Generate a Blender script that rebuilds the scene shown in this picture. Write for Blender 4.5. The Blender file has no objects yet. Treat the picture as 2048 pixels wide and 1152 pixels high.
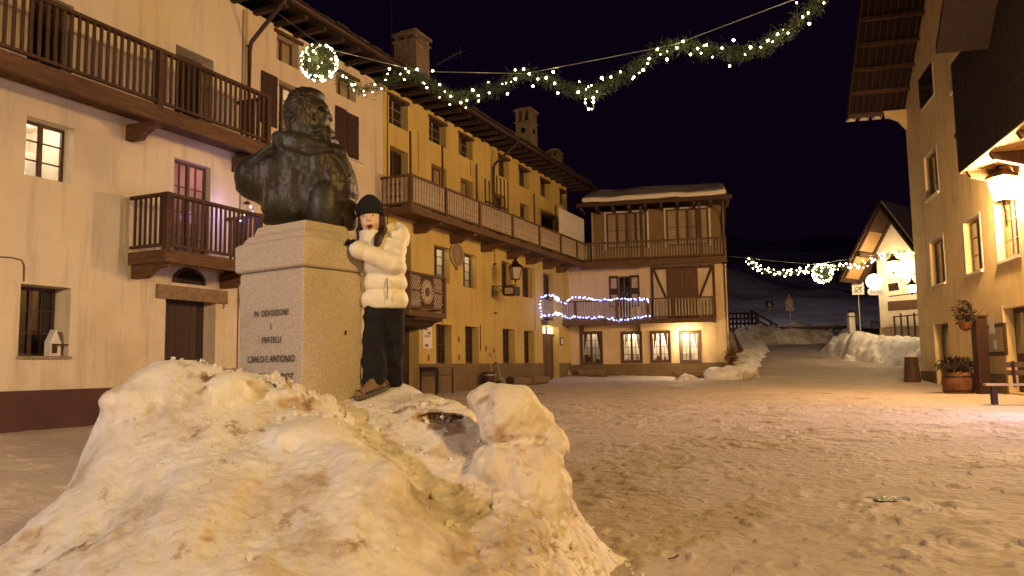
import bpy, bmesh, math, random
import numpy as np
from mathutils import Vector, Matrix
random.seed(7); rng = np.random.RandomState(3)
R = math.radians
scn = bpy.context.scene
COL = scn.collection
# ------------------------------------------------------------------ camera
CAM = np.array([0.0, 0.0, 1.0]); FPX = 1600.0
PITCH, ROLL = 0.0982, -0.0160
_F = np.array([0, math.cos(PITCH), math.sin(PITCH)]); _U = np.array([0, -math.sin(PITCH), math.cos(PITCH)]); _X = np.array([1.0, 0, 0])
CX = _X*math.cos(ROLL) + _U*math.sin(ROLL); CU = _U*math.cos(ROLL) - _X*math.sin(ROLL)
cd = bpy.data.cameras.new('camera'); cam = bpy.data.objects.new('camera', cd); COL.objects.link(cam)
cam.matrix_world = Matrix(((CX[0], CU[0], -_F[0], CAM[0]), (CX[1], CU[1], -_F[1], CAM[1]), (CX[2], CU[2], -_F[2], CAM[2]), (0, 0, 0, 1)))
cd.lens = FPX/2048*36; cd.clip_end = 2000; cd.clip_start = 0.05
scn.camera = cam
# ------------------------------------------------------------------ world (night sky) and exposure
w = bpy.data.worlds.new('World'); scn.world = w; w.use_nodes = True
nt = w.node_tree; bg = nt.nodes['Background']
tc = nt.nodes.new('ShaderNodeTexCoord'); sp = nt.nodes.new('ShaderNodeSeparateXYZ'); rp = nt.nodes.new('ShaderNodeValToRGB')
nt.links.new(tc.outputs['Generated'], sp.inputs[0]); nt.links.new(sp.outputs['Z'], rp.inputs[0]); nt.links.new(rp.outputs[0], bg.inputs[0])
rp.color_ramp.elements[0].position = 0.0; rp.color_ramp.elements[0].color = (0.0030, 0.0012, 0.0042, 1)
rp.color_ramp.elements[1].position = 0.6; rp.color_ramp.elements[1].color = (0.0026, 0.0007, 0.0050, 1)
bg.inputs[1].default_value = 1.0
scn.view_settings.view_transform = 'Standard'; scn.view_settings.look = 'None'
scn.view_settings.exposure = 0.08; scn.view_settings.gamma = 1
try:
    scn.cycles.use_denoising = True; scn.cycles.denoiser = 'OPENIMAGEDENOISE'
    scn.cycles.max_bounces = 5; scn.cycles.diffuse_bounces = 3; scn.cycles.glossy_bounces = 2; scn.cycles.transparent_max_bounces = 12
    scn.cycles.sample_clamp_indirect = 3.0; scn.cycles.caustics_reflective = False; scn.cycles.caustics_refractive = False
except Exception: pass
def lamp(name, loc, power, col, radius=0.12, parent=None, kind='POINT', rot=None, size=None, spot=None):
    l = bpy.data.lights.new(name, kind); l.energy = power; l.color = col
    if kind == 'AREA':
        l.shape = 'RECTANGLE'; l.size, l.size_y = size
    else: l.shadow_soft_size = radius*1.6
    if kind == 'SPOT': l.spot_size = spot; l.spot_blend = 0.9
    o = bpy.data.objects.new(name, l); COL.objects.link(o)
    if parent is not None: o.parent = parent; o.location = Vector(loc)-org(parent)
    else: o.location = loc
    if rot: o.rotation_euler = rot
    return o
SODIUM = (1.0, 0.60, 0.25); WARM = (1.0, 0.72, 0.44); PINK = (1.0, 0.66, 0.50)
# ------------------------------------------------------------------ pixel measuring
def ray(x, y):
    return CX*(x-1024)/FPX - CU*(y-576)/FPX + _F
def P(x, y, Y):
    d = ray(x, y); return CAM + d*(Y/d[1])
class Frame:                       # a facade: u along it, n out into the square, z up
    def __init__(s, o, ang, flip=1):
        s.o = np.array([o[0], o[1]]); s.u = np.array([math.sin(ang), math.cos(ang)]); s.n = np.array([s.u[1], -s.u[0]])*flip
    def w(s, u, n, z):
        q = s.o + s.u*u + s.n*n; return (q[0], q[1], z)
    def pix(s, x, y, off=0.0):
        d = ray(x, y); o = s.o + s.n*off
        t = ((o-CAM[:2])@s.n)/(d[:2]@s.n); q = CAM + d*t
        return float((q[:2]-s.o)@s.u), float(q[2])
    def rect(s, xl, xr, yt, yb, off=0.0):
        a, zt = s.pix(xl, yt, off); _, zb = s.pix(xl, yb, off); b, _ = s.pix(xr, yt, off)
        return min(a, b), max(a, b), zb, zt
FL = Frame((-8.992, 14.160), 0.42416)
_cor = FL.pix(1141, 727); _c = FL.w(_cor[0], 0, 0)
FB = Frame(_c[:2], math.pi/2+0.2237)
FR = Frame((14.46, 24.1), 0.2570, -1)
def sst(a, b, x): t = np.clip((x-a)/(b-a), 0, 1); return t*t*(3-2*t)
def gz(X, Y):
    X = np.asarray(X, float); Y = np.asarray(Y, float)
    b = np.interp(Y, [0, 14, 27, 33, 38, 60, 66], [0, 0, .12, .22, .3, 2.5, 2.6])
    return b - .16*sst(8, 14, X)*(1-sst(28, 34, Y))
# ------------------------------------------------------------------ noise
_lat = rng.rand(32, 32, 32)
def vnoise(x, y, z):
    x, y, z = [np.asarray(a, float) for a in (x, y, z)]
    i, j, k = np.floor(x).astype(int), np.floor(y).astype(int), np.floor(z).astype(int)
    f, g, h = x-i, y-j, z-k
    f, g, h = f*f*(3-2*f), g*g*(3-2*g), h*h*(3-2*h); r = 0
    for a in (0, 1):
        for b in (0, 1):
            for c in (0, 1):
                r = r + _lat[(i+a) & 31, (j+b) & 31, (k+c) & 31]*(f if a else 1-f)*(g if b else 1-g)*(h if c else 1-h)
    return r*2-1
def fbm(x, y, z, o=4):
    r = 0; a = 1.0
    for q in range(o): r = r + a*vnoise(x*2**q+q*7.3, y*2**q+q*3.1, z*2**q+q*5.7); a *= .5
    return r
# ------------------------------------------------------------------ materials
def nodes(m): return m.node_tree.nodes, m.node_tree.links
def mat(name, col, rough=.8, col2=None, scale=3.0, detail=6, contrast=(.35, .65), bump=0, bscale=20, bdist=.02, metal=0, spec=.3, stretch=None, sss=0, coat=0, spots=None, streak=0):
    m = bpy.data.materials.new(name); m.use_nodes = True; N, L = nodes(m); b = N['Principled BSDF']
    b.inputs['Base Color'].default_value = (*col, 1); b.inputs['Roughness'].default_value = rough; b.inputs['Metallic'].default_value = metal
    b.inputs['Specular IOR Level'].default_value = spec
    if coat: b.inputs['Coat Weight'].default_value = coat
    if sss: b.inputs['Subsurface Weight'].default_value = sss; b.inputs['Subsurface Radius'].default_value = (.08, .05, .03); b.inputs['Subsurface Scale'].default_value = .4
    t = N.new('ShaderNodeTexCoord'); mp = N.new('ShaderNodeMapping'); L.new(t.outputs['Object'], mp.inputs[0])
    if stretch: mp.inputs['Scale'].default_value = stretch
    cur = None
    if col2:
        n = N.new('ShaderNodeTexNoise'); n.inputs['Scale'].default_value = scale; n.inputs['Detail'].default_value = detail; n.inputs['Roughness'].default_value = .62
        L.new(mp.outputs[0], n.inputs[0]); r = N.new('ShaderNodeValToRGB'); L.new(n.outputs[0], r.inputs[0])
        r.color_ramp.elements[0].position, r.color_ramp.elements[1].position = contrast
        r.color_ramp.elements[0].color = (*col, 1); r.color_ramp.elements[1].color = (*col2, 1); cur = r.outputs[0]
    if spots:
        for (sc, lo, hi, c3) in spots:
            n = N.new('ShaderNodeTexNoise'); n.inputs['Scale'].default_value = sc; n.inputs['Detail'].default_value = 8; n.inputs['Roughness'].default_value = .7
            L.new(t.outputs['Object'], n.inputs[0]); r = N.new('ShaderNodeMapRange'); L.new(n.outputs[0], r.inputs[0])
            r.inputs[1].default_value = lo; r.inputs[2].default_value = hi; r.inputs[3].default_value = 0; r.inputs[4].default_value = 1
            mx = N.new('ShaderNodeMix'); mx.data_type = 'RGBA'; L.new(r.outputs[0], mx.inputs[0])
            if cur: L.new(cur, mx.inputs[6])
            else: mx.inputs[6].default_value = (*col, 1)
            mx.inputs[7].default_value = (*c3, 1); cur = mx.outputs[2]
    if streak:
        m2 = N.new('ShaderNodeMapping'); m2.inputs['Scale'].default_value = (1.6, 1.6, .16); L.new(t.outputs['Object'], m2.inputs[0])
        n = N.new('ShaderNodeTexNoise'); n.inputs['Scale'].default_value = 2.2; n.inputs['Detail'].default_value = 7; n.inputs['Roughness'].default_value = .68; L.new(m2.outputs[0], n.inputs[0])
        r = N.new('ShaderNodeMapRange'); L.new(n.outputs[0], r.inputs[0]); r.inputs[1].default_value = .50; r.inputs[2].default_value = .74; r.inputs[3].default_value = 1; r.inputs[4].default_value = 1-streak
        mx = N.new('ShaderNodeMix'); mx.data_type = 'RGBA'; mx.blend_type = 'MULTIPLY'; mx.inputs[0].default_value = 1; L.new(cur, mx.inputs[6]); L.new(r.outputs[0], mx.inputs[7]); cur = mx.outputs[2]
    if cur: L.new(cur, b.inputs['Base Color'])
    if bump:
        bn = N.new('ShaderNodeTexNoise'); bn.inputs['Scale'].default_value = bscale; bn.inputs['Detail'].default_value = 8; L.new(mp.outputs[0], bn.inputs[0])
        bu = N.new('ShaderNodeBump'); bu.inputs['Strength'].default_value = bump; bu.inputs['Distance'].default_value = bdist
        L.new(bn.outputs[0], bu.inputs['Height']); L.new(bu.outputs[0], b.inputs['Normal'])
    return m
def glow(name, col, s, transp=0.0):
    m = bpy.data.materials.new(name); m.use_nodes = True; N, L = nodes(m); N.remove(N['Principled BSDF'])
    e = N.new('ShaderNodeEmission'); e.inputs[0].default_value = (*col, 1); e.inputs[1].default_value = s; out = N['Material Output']
    if transp:
        t = N.new('ShaderNodeBsdfTransparent'); x = N.new('ShaderNodeMixShader'); x.inputs[0].default_value = transp
        L.new(e.outputs[0], x.inputs[1]); L.new(t.outputs[0], x.inputs[2]); L.new(x.outputs[0], out.inputs[0])
    else: L.new(e.outputs[0], out.inputs[0])
    m.cycles.emission_sampling = 'NONE'
    return m
def glass(name, tint=(.9, .9, .9), mix=.12):
    m = bpy.data.materials.new(name); m.use_nodes = True; N, L = nodes(m); b = N['Principled BSDF']
    b.inputs['Base Color'].default_value = (.02, .02, .02, 1); b.inputs['Roughness'].default_value = .06
    t = N.new('ShaderNodeBsdfTransparent'); t.inputs[0].default_value = (*tint, 1); x = N.new('ShaderNodeMixShader'); x.inputs[0].default_value = mix
    L.new(t.outputs[0], x.inputs[1]); L.new(b.outputs[0], x.inputs[2]); L.new(x.outputs[0], N['Material Output'].inputs[0]); return m
M = {}
M['cream'] = mat('cream_plaster', (.72, .60, .41), .9, (.65, .53, .36), .8, bump=.25, bscale=9, bdist=.015, spots=[(.35, .54, .72, (.58, .44, .26)), (1.3, .62, .76, (.54, .41, .25))], streak=.30)
M['pale'] = mat('pale_plaster', (.68, .55, .37), .9, (.62, .49, .32), .9, bump=.25, bscale=8, bdist=.015, streak=.30)
M['ochre'] = mat('ochre_plaster', (.60, .43, .13), .9, (.53, .37, .105), .7, bump=.3, bscale=7, bdist=.02, spots=[(.5, .55, .75, (.50, .34, .11)), (1.7, .62, .74, (.44, .30, .12))], streak=.30)
M['peach'] = mat('peach_plaster', (.72, .53, .30), .9, (.65, .47, .26), .9, bump=.25, bscale=8, bdist=.015, streak=.30)
M['rwall'] = mat('yellow_plaster', (.78, .60, .32), .9, (.71, .54, .27), .8, bump=.3, bscale=6, bdist=.02, spots=[(.6, .55, .8, (.42, .30, .14))], streak=.30)
M['plinthL'] = mat('brown_plinth_paint', (.10, .045, .035), .85, (.075, .032, .026), 1.5, bump=.3, bscale=10, spots=[(2.0, .68, .75, (.16, .085, .07))])
M['plinthY'] = mat('olive_plinth_render', (.20, .135, .060), .9, (.155, .10, .045), 1.5, bump=.4, bscale=8, spots=[(1.3, .6, .75, (.12, .075, .035))])
M['white'] = mat('white_trim', (.70, .64, .55), .7, (.60, .53, .45), 4)
M['reveal'] = mat('lintel_wood', (.10, .055, .028), .8, (.06, .033, .017), 6, bump=.4, bscale=30)
M['wood'] = mat('dark_balcony_wood', (.085, .040, .020), .7, (.045, .021, .011), 3, stretch=(6, 6, .7), bump=.35, bscale=25, bdist=.008)
M['woodm'] = mat('weathered_brown_wood', (.15, .082, .038), .75, (.085, .044, .021), 4, stretch=(5, 5, .8), bump=.4, bscale=22, bdist=.008)
M['beam'] = mat('floor_beam_wood', (.16, .080, .034), .8, (.08, .040, .018), 2.5, stretch=(1, 1, 7), bump=.4, bscale=14)
M['tstorey'] = mat('olive_timber_cladding', (.24, .155, .065), .8, (.17, .105, .045), 3, stretch=(5, 5, .8), bump=.4, bscale=16, bdist=.01)
M['door'] = mat('plank_door_wood', (.055, .024, .017), .6, (.034, .015, .011), 5, stretch=(9, 9, .5), bump=.4, bscale=20, bdist=.01)
M['balus'] = mat('pale_baluster_wood', (.50, .40, .27), .8, (.36, .27, .17), 5)
M['frame'] = mat('window_frame_brown', (.105, .050, .030), .6, (.07, .034, .02), 7)
M['framer'] = mat('window_frame_grey', (.28, .21, .14), .7, (.19, .13, .08), 7)
M['pane'] = mat('dark_window_glass', (.018, .014, .012), .08, spec=.6)
M['paneg'] = mat('curtained_glass', (.34, .25, .12), .45, (.26, .185, .09), 1.3, spec=.4)
M['glass'] = glass('clear_glass')
M['room'] = mat('room_plaster', (.75, .66, .52), .9, (.66, .56, .43), 2)
M['roomd'] = mat('room_panelling', (.30, .12, .08), .7, (.18, .07, .05), 3)
M['curt'] = mat('lace_curtain', (.75, .72, .66), .9, (.55, .50, .45), 7)
M['roof'] = mat('stone_roof_slabs', (.055, .042, .034), .85, (.032, .024, .021), 2.5, bump=.8, bscale=5, bdist=.05)
M['darkroof'] = mat('unlit_roof_boards', (.022, .011, .010), .85, (.012, .006, .006), 3, stretch=(4, 4, 1), bump=.5, bscale=8)  # base colour taken near black to stand for the unlit overhang
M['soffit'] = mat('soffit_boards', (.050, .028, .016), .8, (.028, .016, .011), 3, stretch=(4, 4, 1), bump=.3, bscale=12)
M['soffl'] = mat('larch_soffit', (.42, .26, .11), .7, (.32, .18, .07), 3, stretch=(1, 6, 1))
M['metal'] = mat('brown_gutter_metal', (.055, .022, .014), .5, (.038, .016, .011), 6, metal=.3, spec=.5)
M['iron'] = mat('black_wrought_iron', (.030, .020, .016), .5, (.05, .03, .022), 12, metal=.5)
M['steel'] = mat('grey_steel', (.35, .34, .32), .4, metal=.7)
M['stone'] = mat('chimney_stone', (.36, .27, .17), .9, (.22, .16, .10), 5, bump=.8, bscale=9, bdist=.04)
M['granite'] = mat('granite', (.58, .50, .41), .75, (.44, .37, .29), 90, 4, (.42, .60), bump=.35, bscale=70, bdist=.004, spots=[(1.6, .55, .75, (.36, .30, .24)), (42, .64, .70, (.16, .12, .09))])
M['engrave'] = mat('engraved_lead', (.045, .035, .03), .7)
M['bronze'] = mat('weathered_bronze', (.034, .024, .016), .46, (.022, .015, .010), 5, bump=.5, bscale=34, bdist=.008, metal=.25, spec=.45, spots=[(2.4, .50, .66, (.050, .056, .044)), (9, .62, .7, (.075, .065, .045))])
M['snow'] = mat('dirty_packed_snow', (.87, .84, .82), .6, (.78, .73, .66), 2.4, 8, (.40, .62), bump=.9, bscale=22, bdist=.03, sss=.12, spec=.35,
                spots=[(1.5, .52, .70, (.44, .32, .20)), (4.2, .58, .67, (.30, .19, .10)), (22, .70, .74, (.07, .045, .025))])
M['snowc'] = mat('roof_snow', (.80, .74, .66), .7, (.72, .65, .56), 2, bump=.5, bscale=8, bdist=.03, sss=.1)
M['straw'] = mat('broom_straw', (.45, .33, .14), .9, (.30, .21, .09), 20, stretch=(8, 8, 1))
M['log'] = mat('hollowed_log', (.26, .17, .09), .85, (.14, .09, .05), 5, stretch=(1, 1, 4), bump=.6, bscale=15)
M['earth'] = mat('dead_plants', (.05, .035, .02), .9)
M['terra'] = mat('terracotta', (.20, .08, .030), .8, (.09, .038, .02), 4, bump=.3, bscale=20)
M['heath'] = mat('heather_leaves', (.045, .030, .022), .8, (.07, .05, .03), 9)
M['needle'] = mat('fir_needles', (.050, .070, .022), .7, (.030, .046, .015), 12)
M['signw'] = mat('white_sign', (.72, .66, .56), .5)
M['signk'] = mat('black_sign_print', (.03, .025, .02), .6)
M['signr'] = mat('red_sign_border', (.50, .06, .035), .5)
M['signb'] = mat('blue_sign', (.02, .035, .14), .5)
M['plaque'] = mat('carved_wood_plaque', (.30, .20, .10), .8, (.18, .115, .055), 8, bump=1, bscale=14, bdist=.04)
M['coat'] = mat('cream_puffer_nylon', (.82, .77, .65), .48, (.76, .71, .59), 6, bump=.35, bscale=18, bdist=.012, spec=.4)
M['skin'] = mat('skin', (.74, .53, .42), .5, (.70, .48, .37), 18, sss=.12)
M['hair'] = mat('long_brown_hair', (.050, .017, .013), .45, (.018, .007, .006), 6, stretch=(9, 9, .5), bump=.6, bscale=40, bdist=.006)
M['hat'] = mat('black_knit', (.008, .007, .010), .9, (.015, .013, .018), 90, bump=.8, bscale=90, bdist=.004)
M['pants'] = mat('black_trousers', (.008, .007, .011), .85, (.013, .011, .016), 9, bump=.5, bscale=12, bdist=.02)
M['mouth'] = mat('open_mouth', (.16, .025, .02), .5)
M['lip'] = mat('lips', (.50, .16, .12), .45)
M['eye'] = mat('eye_dark', (.05, .03, .02), .2)
M['eyew'] = mat('eye_white', (.72, .66, .60), .3)
M['boot'] = mat('tan_suede', (.24, .155, .075), .8, (.15, .095, .045), 12, bump=.4, bscale=40)
M['boots'] = mat('grey_rubber', (.10, .08, .065), .7)
M['bootd'] = mat('dark_boot_leather', (.045, .028, .02), .6)
M['bulb'] = glow('warm_bulb', (1.0, .84, .46), 34)
M['bulbw'] = glow('cool_bulb', (.26, .34, 1.0), 11)
M['lampg'] = glow('lit_lamp_glass', (1.0, .80, .42), 40, .35)
M['globe'] = glow('lit_globe', (1.0, .92, .78), 7, .25)
M['frost'] = mat('frosted_lamp_glass', (.40, .31, .20), .4)
M['hill'] = mat('night_hillside_snow', (.36, .34, .38), .95, (.30, .28, .32), .05, bump=.4, bscale=.3, bdist=1, spots=[(.045, .60, .66, (.035, .03, .035)), (.14, .63, .68, (.04, .035, .04))])
M['ice'] = mat('wet_ice', (.05, .035, .025), .05, bump=1.0, bscale=30, bdist=.03, spec=1.0)
M['bark'] = mat('bark', (.09, .06, .04), .9, bump=.6, bscale=20)
# ------------------------------------------------------------------ mesh building
class MB:
    def __init__(s): s.v = []; s.f = []
    def add(s, v, f):
        b = len(s.v); s.v += [tuple(map(float, q)) for q in v]; s.f += [tuple(b+i for i in q) for q in f]; return s
    def quad(s, a, b, c, d): return s.add([a, b, c, d], [(0, 1, 2, 3)])
    def hexa(s, p):   # 8 points: bottom 4, top 4
        return s.add(p, [(3, 2, 1, 0), (4, 5, 6, 7), (0, 1, 5, 4), (1, 2, 6, 5), (2, 3, 7, 6), (3, 0, 4, 7)])
    def fbox(s, F, u0, u1, n0, n1, z0, z1):
        return s.hexa([F.w(u0, n0, z0), F.w(u1, n0, z0), F.w(u1, n1, z0), F.w(u0, n1, z0), F.w(u0, n0, z1), F.w(u1, n0, z1), F.w(u1, n1, z1), F.w(u0, n1, z1)])
    def box(s, x0, x1, y0, y1, z0, z1):
        return s.hexa([(x0, y0, z0), (x1, y0, z0), (x1, y1, z0), (x0, y1, z0), (x0, y0, z1), (x1, y0, z1), (x1, y1, z1), (x0, y1, z1)])
    def bar(s, a, b, w, h=None, up=(0, 0, 1)):
        h = h or w; a = Vector(a); b = Vector(b); d = (b-a).normalized(); upv = Vector(up)
        if abs(d.dot(upv)) > .98: upv = Vector((1, 0, 0)) if abs(d.x) < .9 else Vector((0, 1, 0))
        x = d.cross(upv).normalized(); y = x.cross(d)
        q = [(-w/2, -h/2), (w/2, -h/2), (w/2, h/2), (-w/2, h/2)]
        return s.hexa([a+x*i+y*j for i, j in q]+[b+x*i+y*j for i, j in q])
    def tube(s, pts, r, n=8, caps=True):
        pts = [Vector(p) for p in pts]; rs = r if isinstance(r, (list, tuple)) else [r]*len(pts); V_ = []; ref = None
        for i, p in enumerate(pts):
            d = (pts[min(i+1, len(pts)-1)]-pts[max(i-1, 0)]).normalized()
            if ref is None: ref = Vector((0, 0, 1)) if abs(d.z) < .9 else Vector((1, 0, 0))
            x = d.cross(ref).normalized(); y = d.cross(x)
            V_ += [p+(x*math.cos(2*math.pi*k/n)+y*math.sin(2*math.pi*k/n))*rs[i] for k in range(n)]
        f = [(i*n+k, i*n+(k+1) % n, (i+1)*n+(k+1) % n, (i+1)*n+k) for i in range(len(pts)-1) for k in range(n)]
        if caps: f += [tuple(range(n))[::-1], tuple((len(pts)-1)*n+k for k in range(n))]
        return s.add(V_, f)
    def lathe(s, c, prof, n=16, sx=1, sy=1):
        V_ = [(c[0]+r*sx*math.cos(2*math.pi*k/n), c[1]+r*sy*math.sin(2*math.pi*k/n), c[2]+z) for r, z in prof for k in range(n)]
        f = [(i*n+k, i*n+(k+1) % n, (i+1)*n+(k+1) % n, (i+1)*n+k) for i in range(len(prof)-1) for k in range(n)]
        f += [tuple(range(n))[::-1], tuple((len(prof)-1)*n+k for k in range(n))]
        return s.add(V_, f)
    def prism(s, F, poly, n0, n1):    # polygon of (u,z) extruded along n
        k = len(poly); V_ = [F.w(u, n0, z) for u, z in poly]+[F.w(u, n1, z) for u, z in poly]
        return s.add(V_, [tuple(range(k)), tuple(range(k, 2*k))[::-1]]+[(i, i+k, (i+1) % k+k, (i+1) % k) for i in range(k)])
    def prismu(s, F, poly, u0, u1):   # polygon of (n,z) extruded along u
        k = len(poly); V_ = [F.w(u0, n, z) for n, z in poly]+[F.w(u1, n, z) for n, z in poly]
        return s.add(V_, [tuple(range(k)), tuple(range(k, 2*k))[::-1]]+[(i, i+k, (i+1) % k+k, (i+1) % k) for i in range(k)])
    def build(s, name, m, parent=None, smooth=False, bevel=0):
        me = bpy.data.meshes.new(name); o0 = org(parent) if parent is not None else Vector((0, 0, 0))
        me.from_pydata([tuple(Vector(q)-o0) for q in s.v], [], s.f); me.update()
        bm = bmesh.new(); bm.from_mesh(me); bmesh.ops.recalc_face_normals(bm, faces=bm.faces); bm.to_mesh(me); bm.free()
        if smooth:
            for p in me.polygons: p.use_smooth = True
        me.materials.append(m if not isinstance(m, str) else M[m])
        o = bpy.data.objects.new(name, me); COL.objects.link(o)
        if parent is not None: o.parent = parent
        if bevel:
            md = o.modifiers.new('bevel', 'BEVEL'); md.width = bevel; md.segments = 2; md.limit_method = 'ANGLE'
        return o
_ORG = {}
def org(o): return _ORG.get(o.name, Vector((0, 0, 0))) if o is not None else Vector((0, 0, 0))
def tag(o, label=None, cat=None, group=None, kind=None):
    if label: o['label'] = label
    if cat: o['category'] = cat
    if group: o['group'] = group
    if kind: o['kind'] = kind
    return o
def thing(name, loc, label, cat, group=None):
    o = bpy.data.objects.new(name, None); COL.objects.link(o); o.location = loc; _ORG[o.name] = Vector(loc); return tag(o, label, cat, group)
def reorg(o, loc):   # move the origin of a top-level mesh to its base
    v = Vector(loc)
    o.data.transform(Matrix.Translation(-v)); o.location = v; return o
def kid(o, parent):  # mesh kid of a part: coordinates relative to the root thing
    return o
def part_of(root, part):
    _ORG[part.name] = org(root); return part
# surface nets -----------------------------------------------------------
def nets(fn, lo, hi, res, name, m, parent=None, smooth=True):
    lo = np.array(lo, float); hi = np.array(hi, float); n = np.maximum(4, np.ceil((hi-lo)/res).astype(int)+1)
    ax = [lo[i]+res*np.arange(n[i]) for i in range(3)]
    X, Y, Z = np.meshgrid(*ax, indexing='ij'); V = fn(X, Y, Z)
    V[0] = np.maximum(V[0], 1e-3); V[-1] = np.maximum(V[-1], 1e-3); V[:, 0] = np.maximum(V[:, 0], 1e-3); V[:, -1] = np.maximum(V[:, -1], 1e-3); V[:, :, 0] = np.maximum(V[:, :, 0], 1e-3); V[:, :, -1] = np.maximum(V[:, :, -1], 1e-3)
    S = V < 0; c = np.zeros((n[0]-1, n[1]-1, n[2]-1), int)
    acc = np.zeros(c.shape+(3,)); cnt = np.zeros(c.shape)
    def sl(a, d): return slice(a, d-1+a)
    for axis in range(3):
        for a in (0, 1):
            for b in (0, 1):
                o0 = [0, 0, 0]; oth = [i for i in range(3) if i != axis]; o0[oth[0]] = a; o0[oth[1]] = b; o1 = list(o0); o1[axis] = 1
                A = tuple(sl(o0[i], n[i]) for i in range(3)); B = tuple(sl(o1[i], n[i]) for i in range(3))
                va, vb = V[A], V[B]; cr = S[A] != S[B]
                t = np.where(cr, va/np.where(cr, va-vb, 1), 0)
                for i in range(3): acc[..., i] += np.where(cr, o0[i]+(t if i == axis else 0), 0)
                cnt += cr
    act = cnt > 0; idx = -np.ones(c.shape, int); idx[act] = np.arange(act.sum())
    g = np.argwhere(act); vv = lo+res*(g+acc[act]/cnt[act][:, None]); faces = []
    for axis in range(3):
        oth = [i for i in range(3) if i != axis]; d = [slice(1, -1)]*3
        A = [slice(1, -1)]*3; A[axis] = slice(0, n[axis]-1); B = list(A); B[axis] = slice(1, n[axis])
        A = tuple(A); B = tuple(B); sa, sb = S[A], S[B]; w_ = np.argwhere(sa != sb)
        if not len(w_): continue
        flip = sa[tuple(w_.T)]; base = w_.copy()
        for i in oth: base[:, i] += 1
        def id_(da, db):
            q = base.copy(); q[:, oth[0]] -= da; q[:, oth[1]] -= db; return idx[q[:, 0], q[:, 1], q[:, 2]]
        q = np.stack([id_(1, 1), id_(0, 1), id_(0, 0), id_(1, 0)], 1)
        if axis == 1: flip = ~flip
        q[~flip] = q[~flip][:, ::-1]; faces.append(q)
    q = np.concatenate(faces)
    o0 = np.array(org(parent)) if parent is not None else np.zeros(3)
    me = bpy.data.meshes.new(name); me.from_pydata((vv-o0).tolist(), [], q.tolist()); me.update()
    if smooth: me.polygons.foreach_set('use_smooth', [True]*len(me.polygons))
    me.materials.append(M[m] if isinstance(m, str) else m)
    o = bpy.data.objects.new(name, me); COL.objects.link(o)
    if parent is not None: o.parent = parent
    return o
def ell(X, Y, Z, c, r, rz=0, ry=0):
    x, y, z = X-c[0], Y-c[1], Z-c[2]
    if rz: ca, sa = math.cos(rz), math.sin(rz); x, y = x*ca+y*sa, -x*sa+y*ca
    if ry: ca, sa = math.cos(ry), math.sin(ry); x, z = x*ca+z*sa, -x*sa+z*ca
    k = np.sqrt((x/r[0])**2+(y/r[1])**2+(z/r[2])**2); return (k-1)*min(r)
def cap(X, Y, Z, a, b, r1, r2=None):
    r2 = r1 if r2 is None else r2; a = np.array(a, float); b = np.array(b, float); d = b-a; L = d@d+1e-9
    t = np.clip(((X-a[0])*d[0]+(Y-a[1])*d[1]+(Z-a[2])*d[2])/L, 0, 1)
    return np.sqrt((X-a[0]-t*d[0])**2+(Y-a[1]-t*d[1])**2+(Z-a[2]-t*d[2])**2)-(r1+(r2-r1)*t)
def smin(a, b, k): h = np.clip(.5+.5*(b-a)/k, 0, 1); return b*(1-h)+a*h-k*h*(1-h)
def text(txt, size, frame_pts, name, m, parent, depth=.004, align='CENTER', sx=1.0):
    """letters laid flat on a plane: frame_pts = origin, right dir, up dir (world)"""
    c = bpy.data.curves.new(name, 'FONT'); c.body = txt; c.size = size; c.align_x = align; c.extrude = depth; c.resolution_u = 3
    t = bpy.data.objects.new(name, c); COL.objects.link(t); dg = bpy.context.evaluated_depsgraph_get(); dg.update()
    me = bpy.data.meshes.new_from_object(t.evaluated_get(dg)); bpy.data.objects.remove(t)
    o0, r, u = [Vector(q) for q in frame_pts]; r.normalize(); u.normalize(); n = r.cross(u); o0 = o0-org(parent)
    me.transform(Matrix(((r.x*sx, u.x, n.x, o0.x), (r.y*sx, u.y, n.y, o0.y), (r.z*sx, u.z, n.z, o0.z), (0, 0, 0, 1))))
    me.materials.clear(); me.materials.append(M[m]); o = bpy.data.objects.new(name, me); COL.objects.link(o); o.parent = parent; return o
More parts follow.
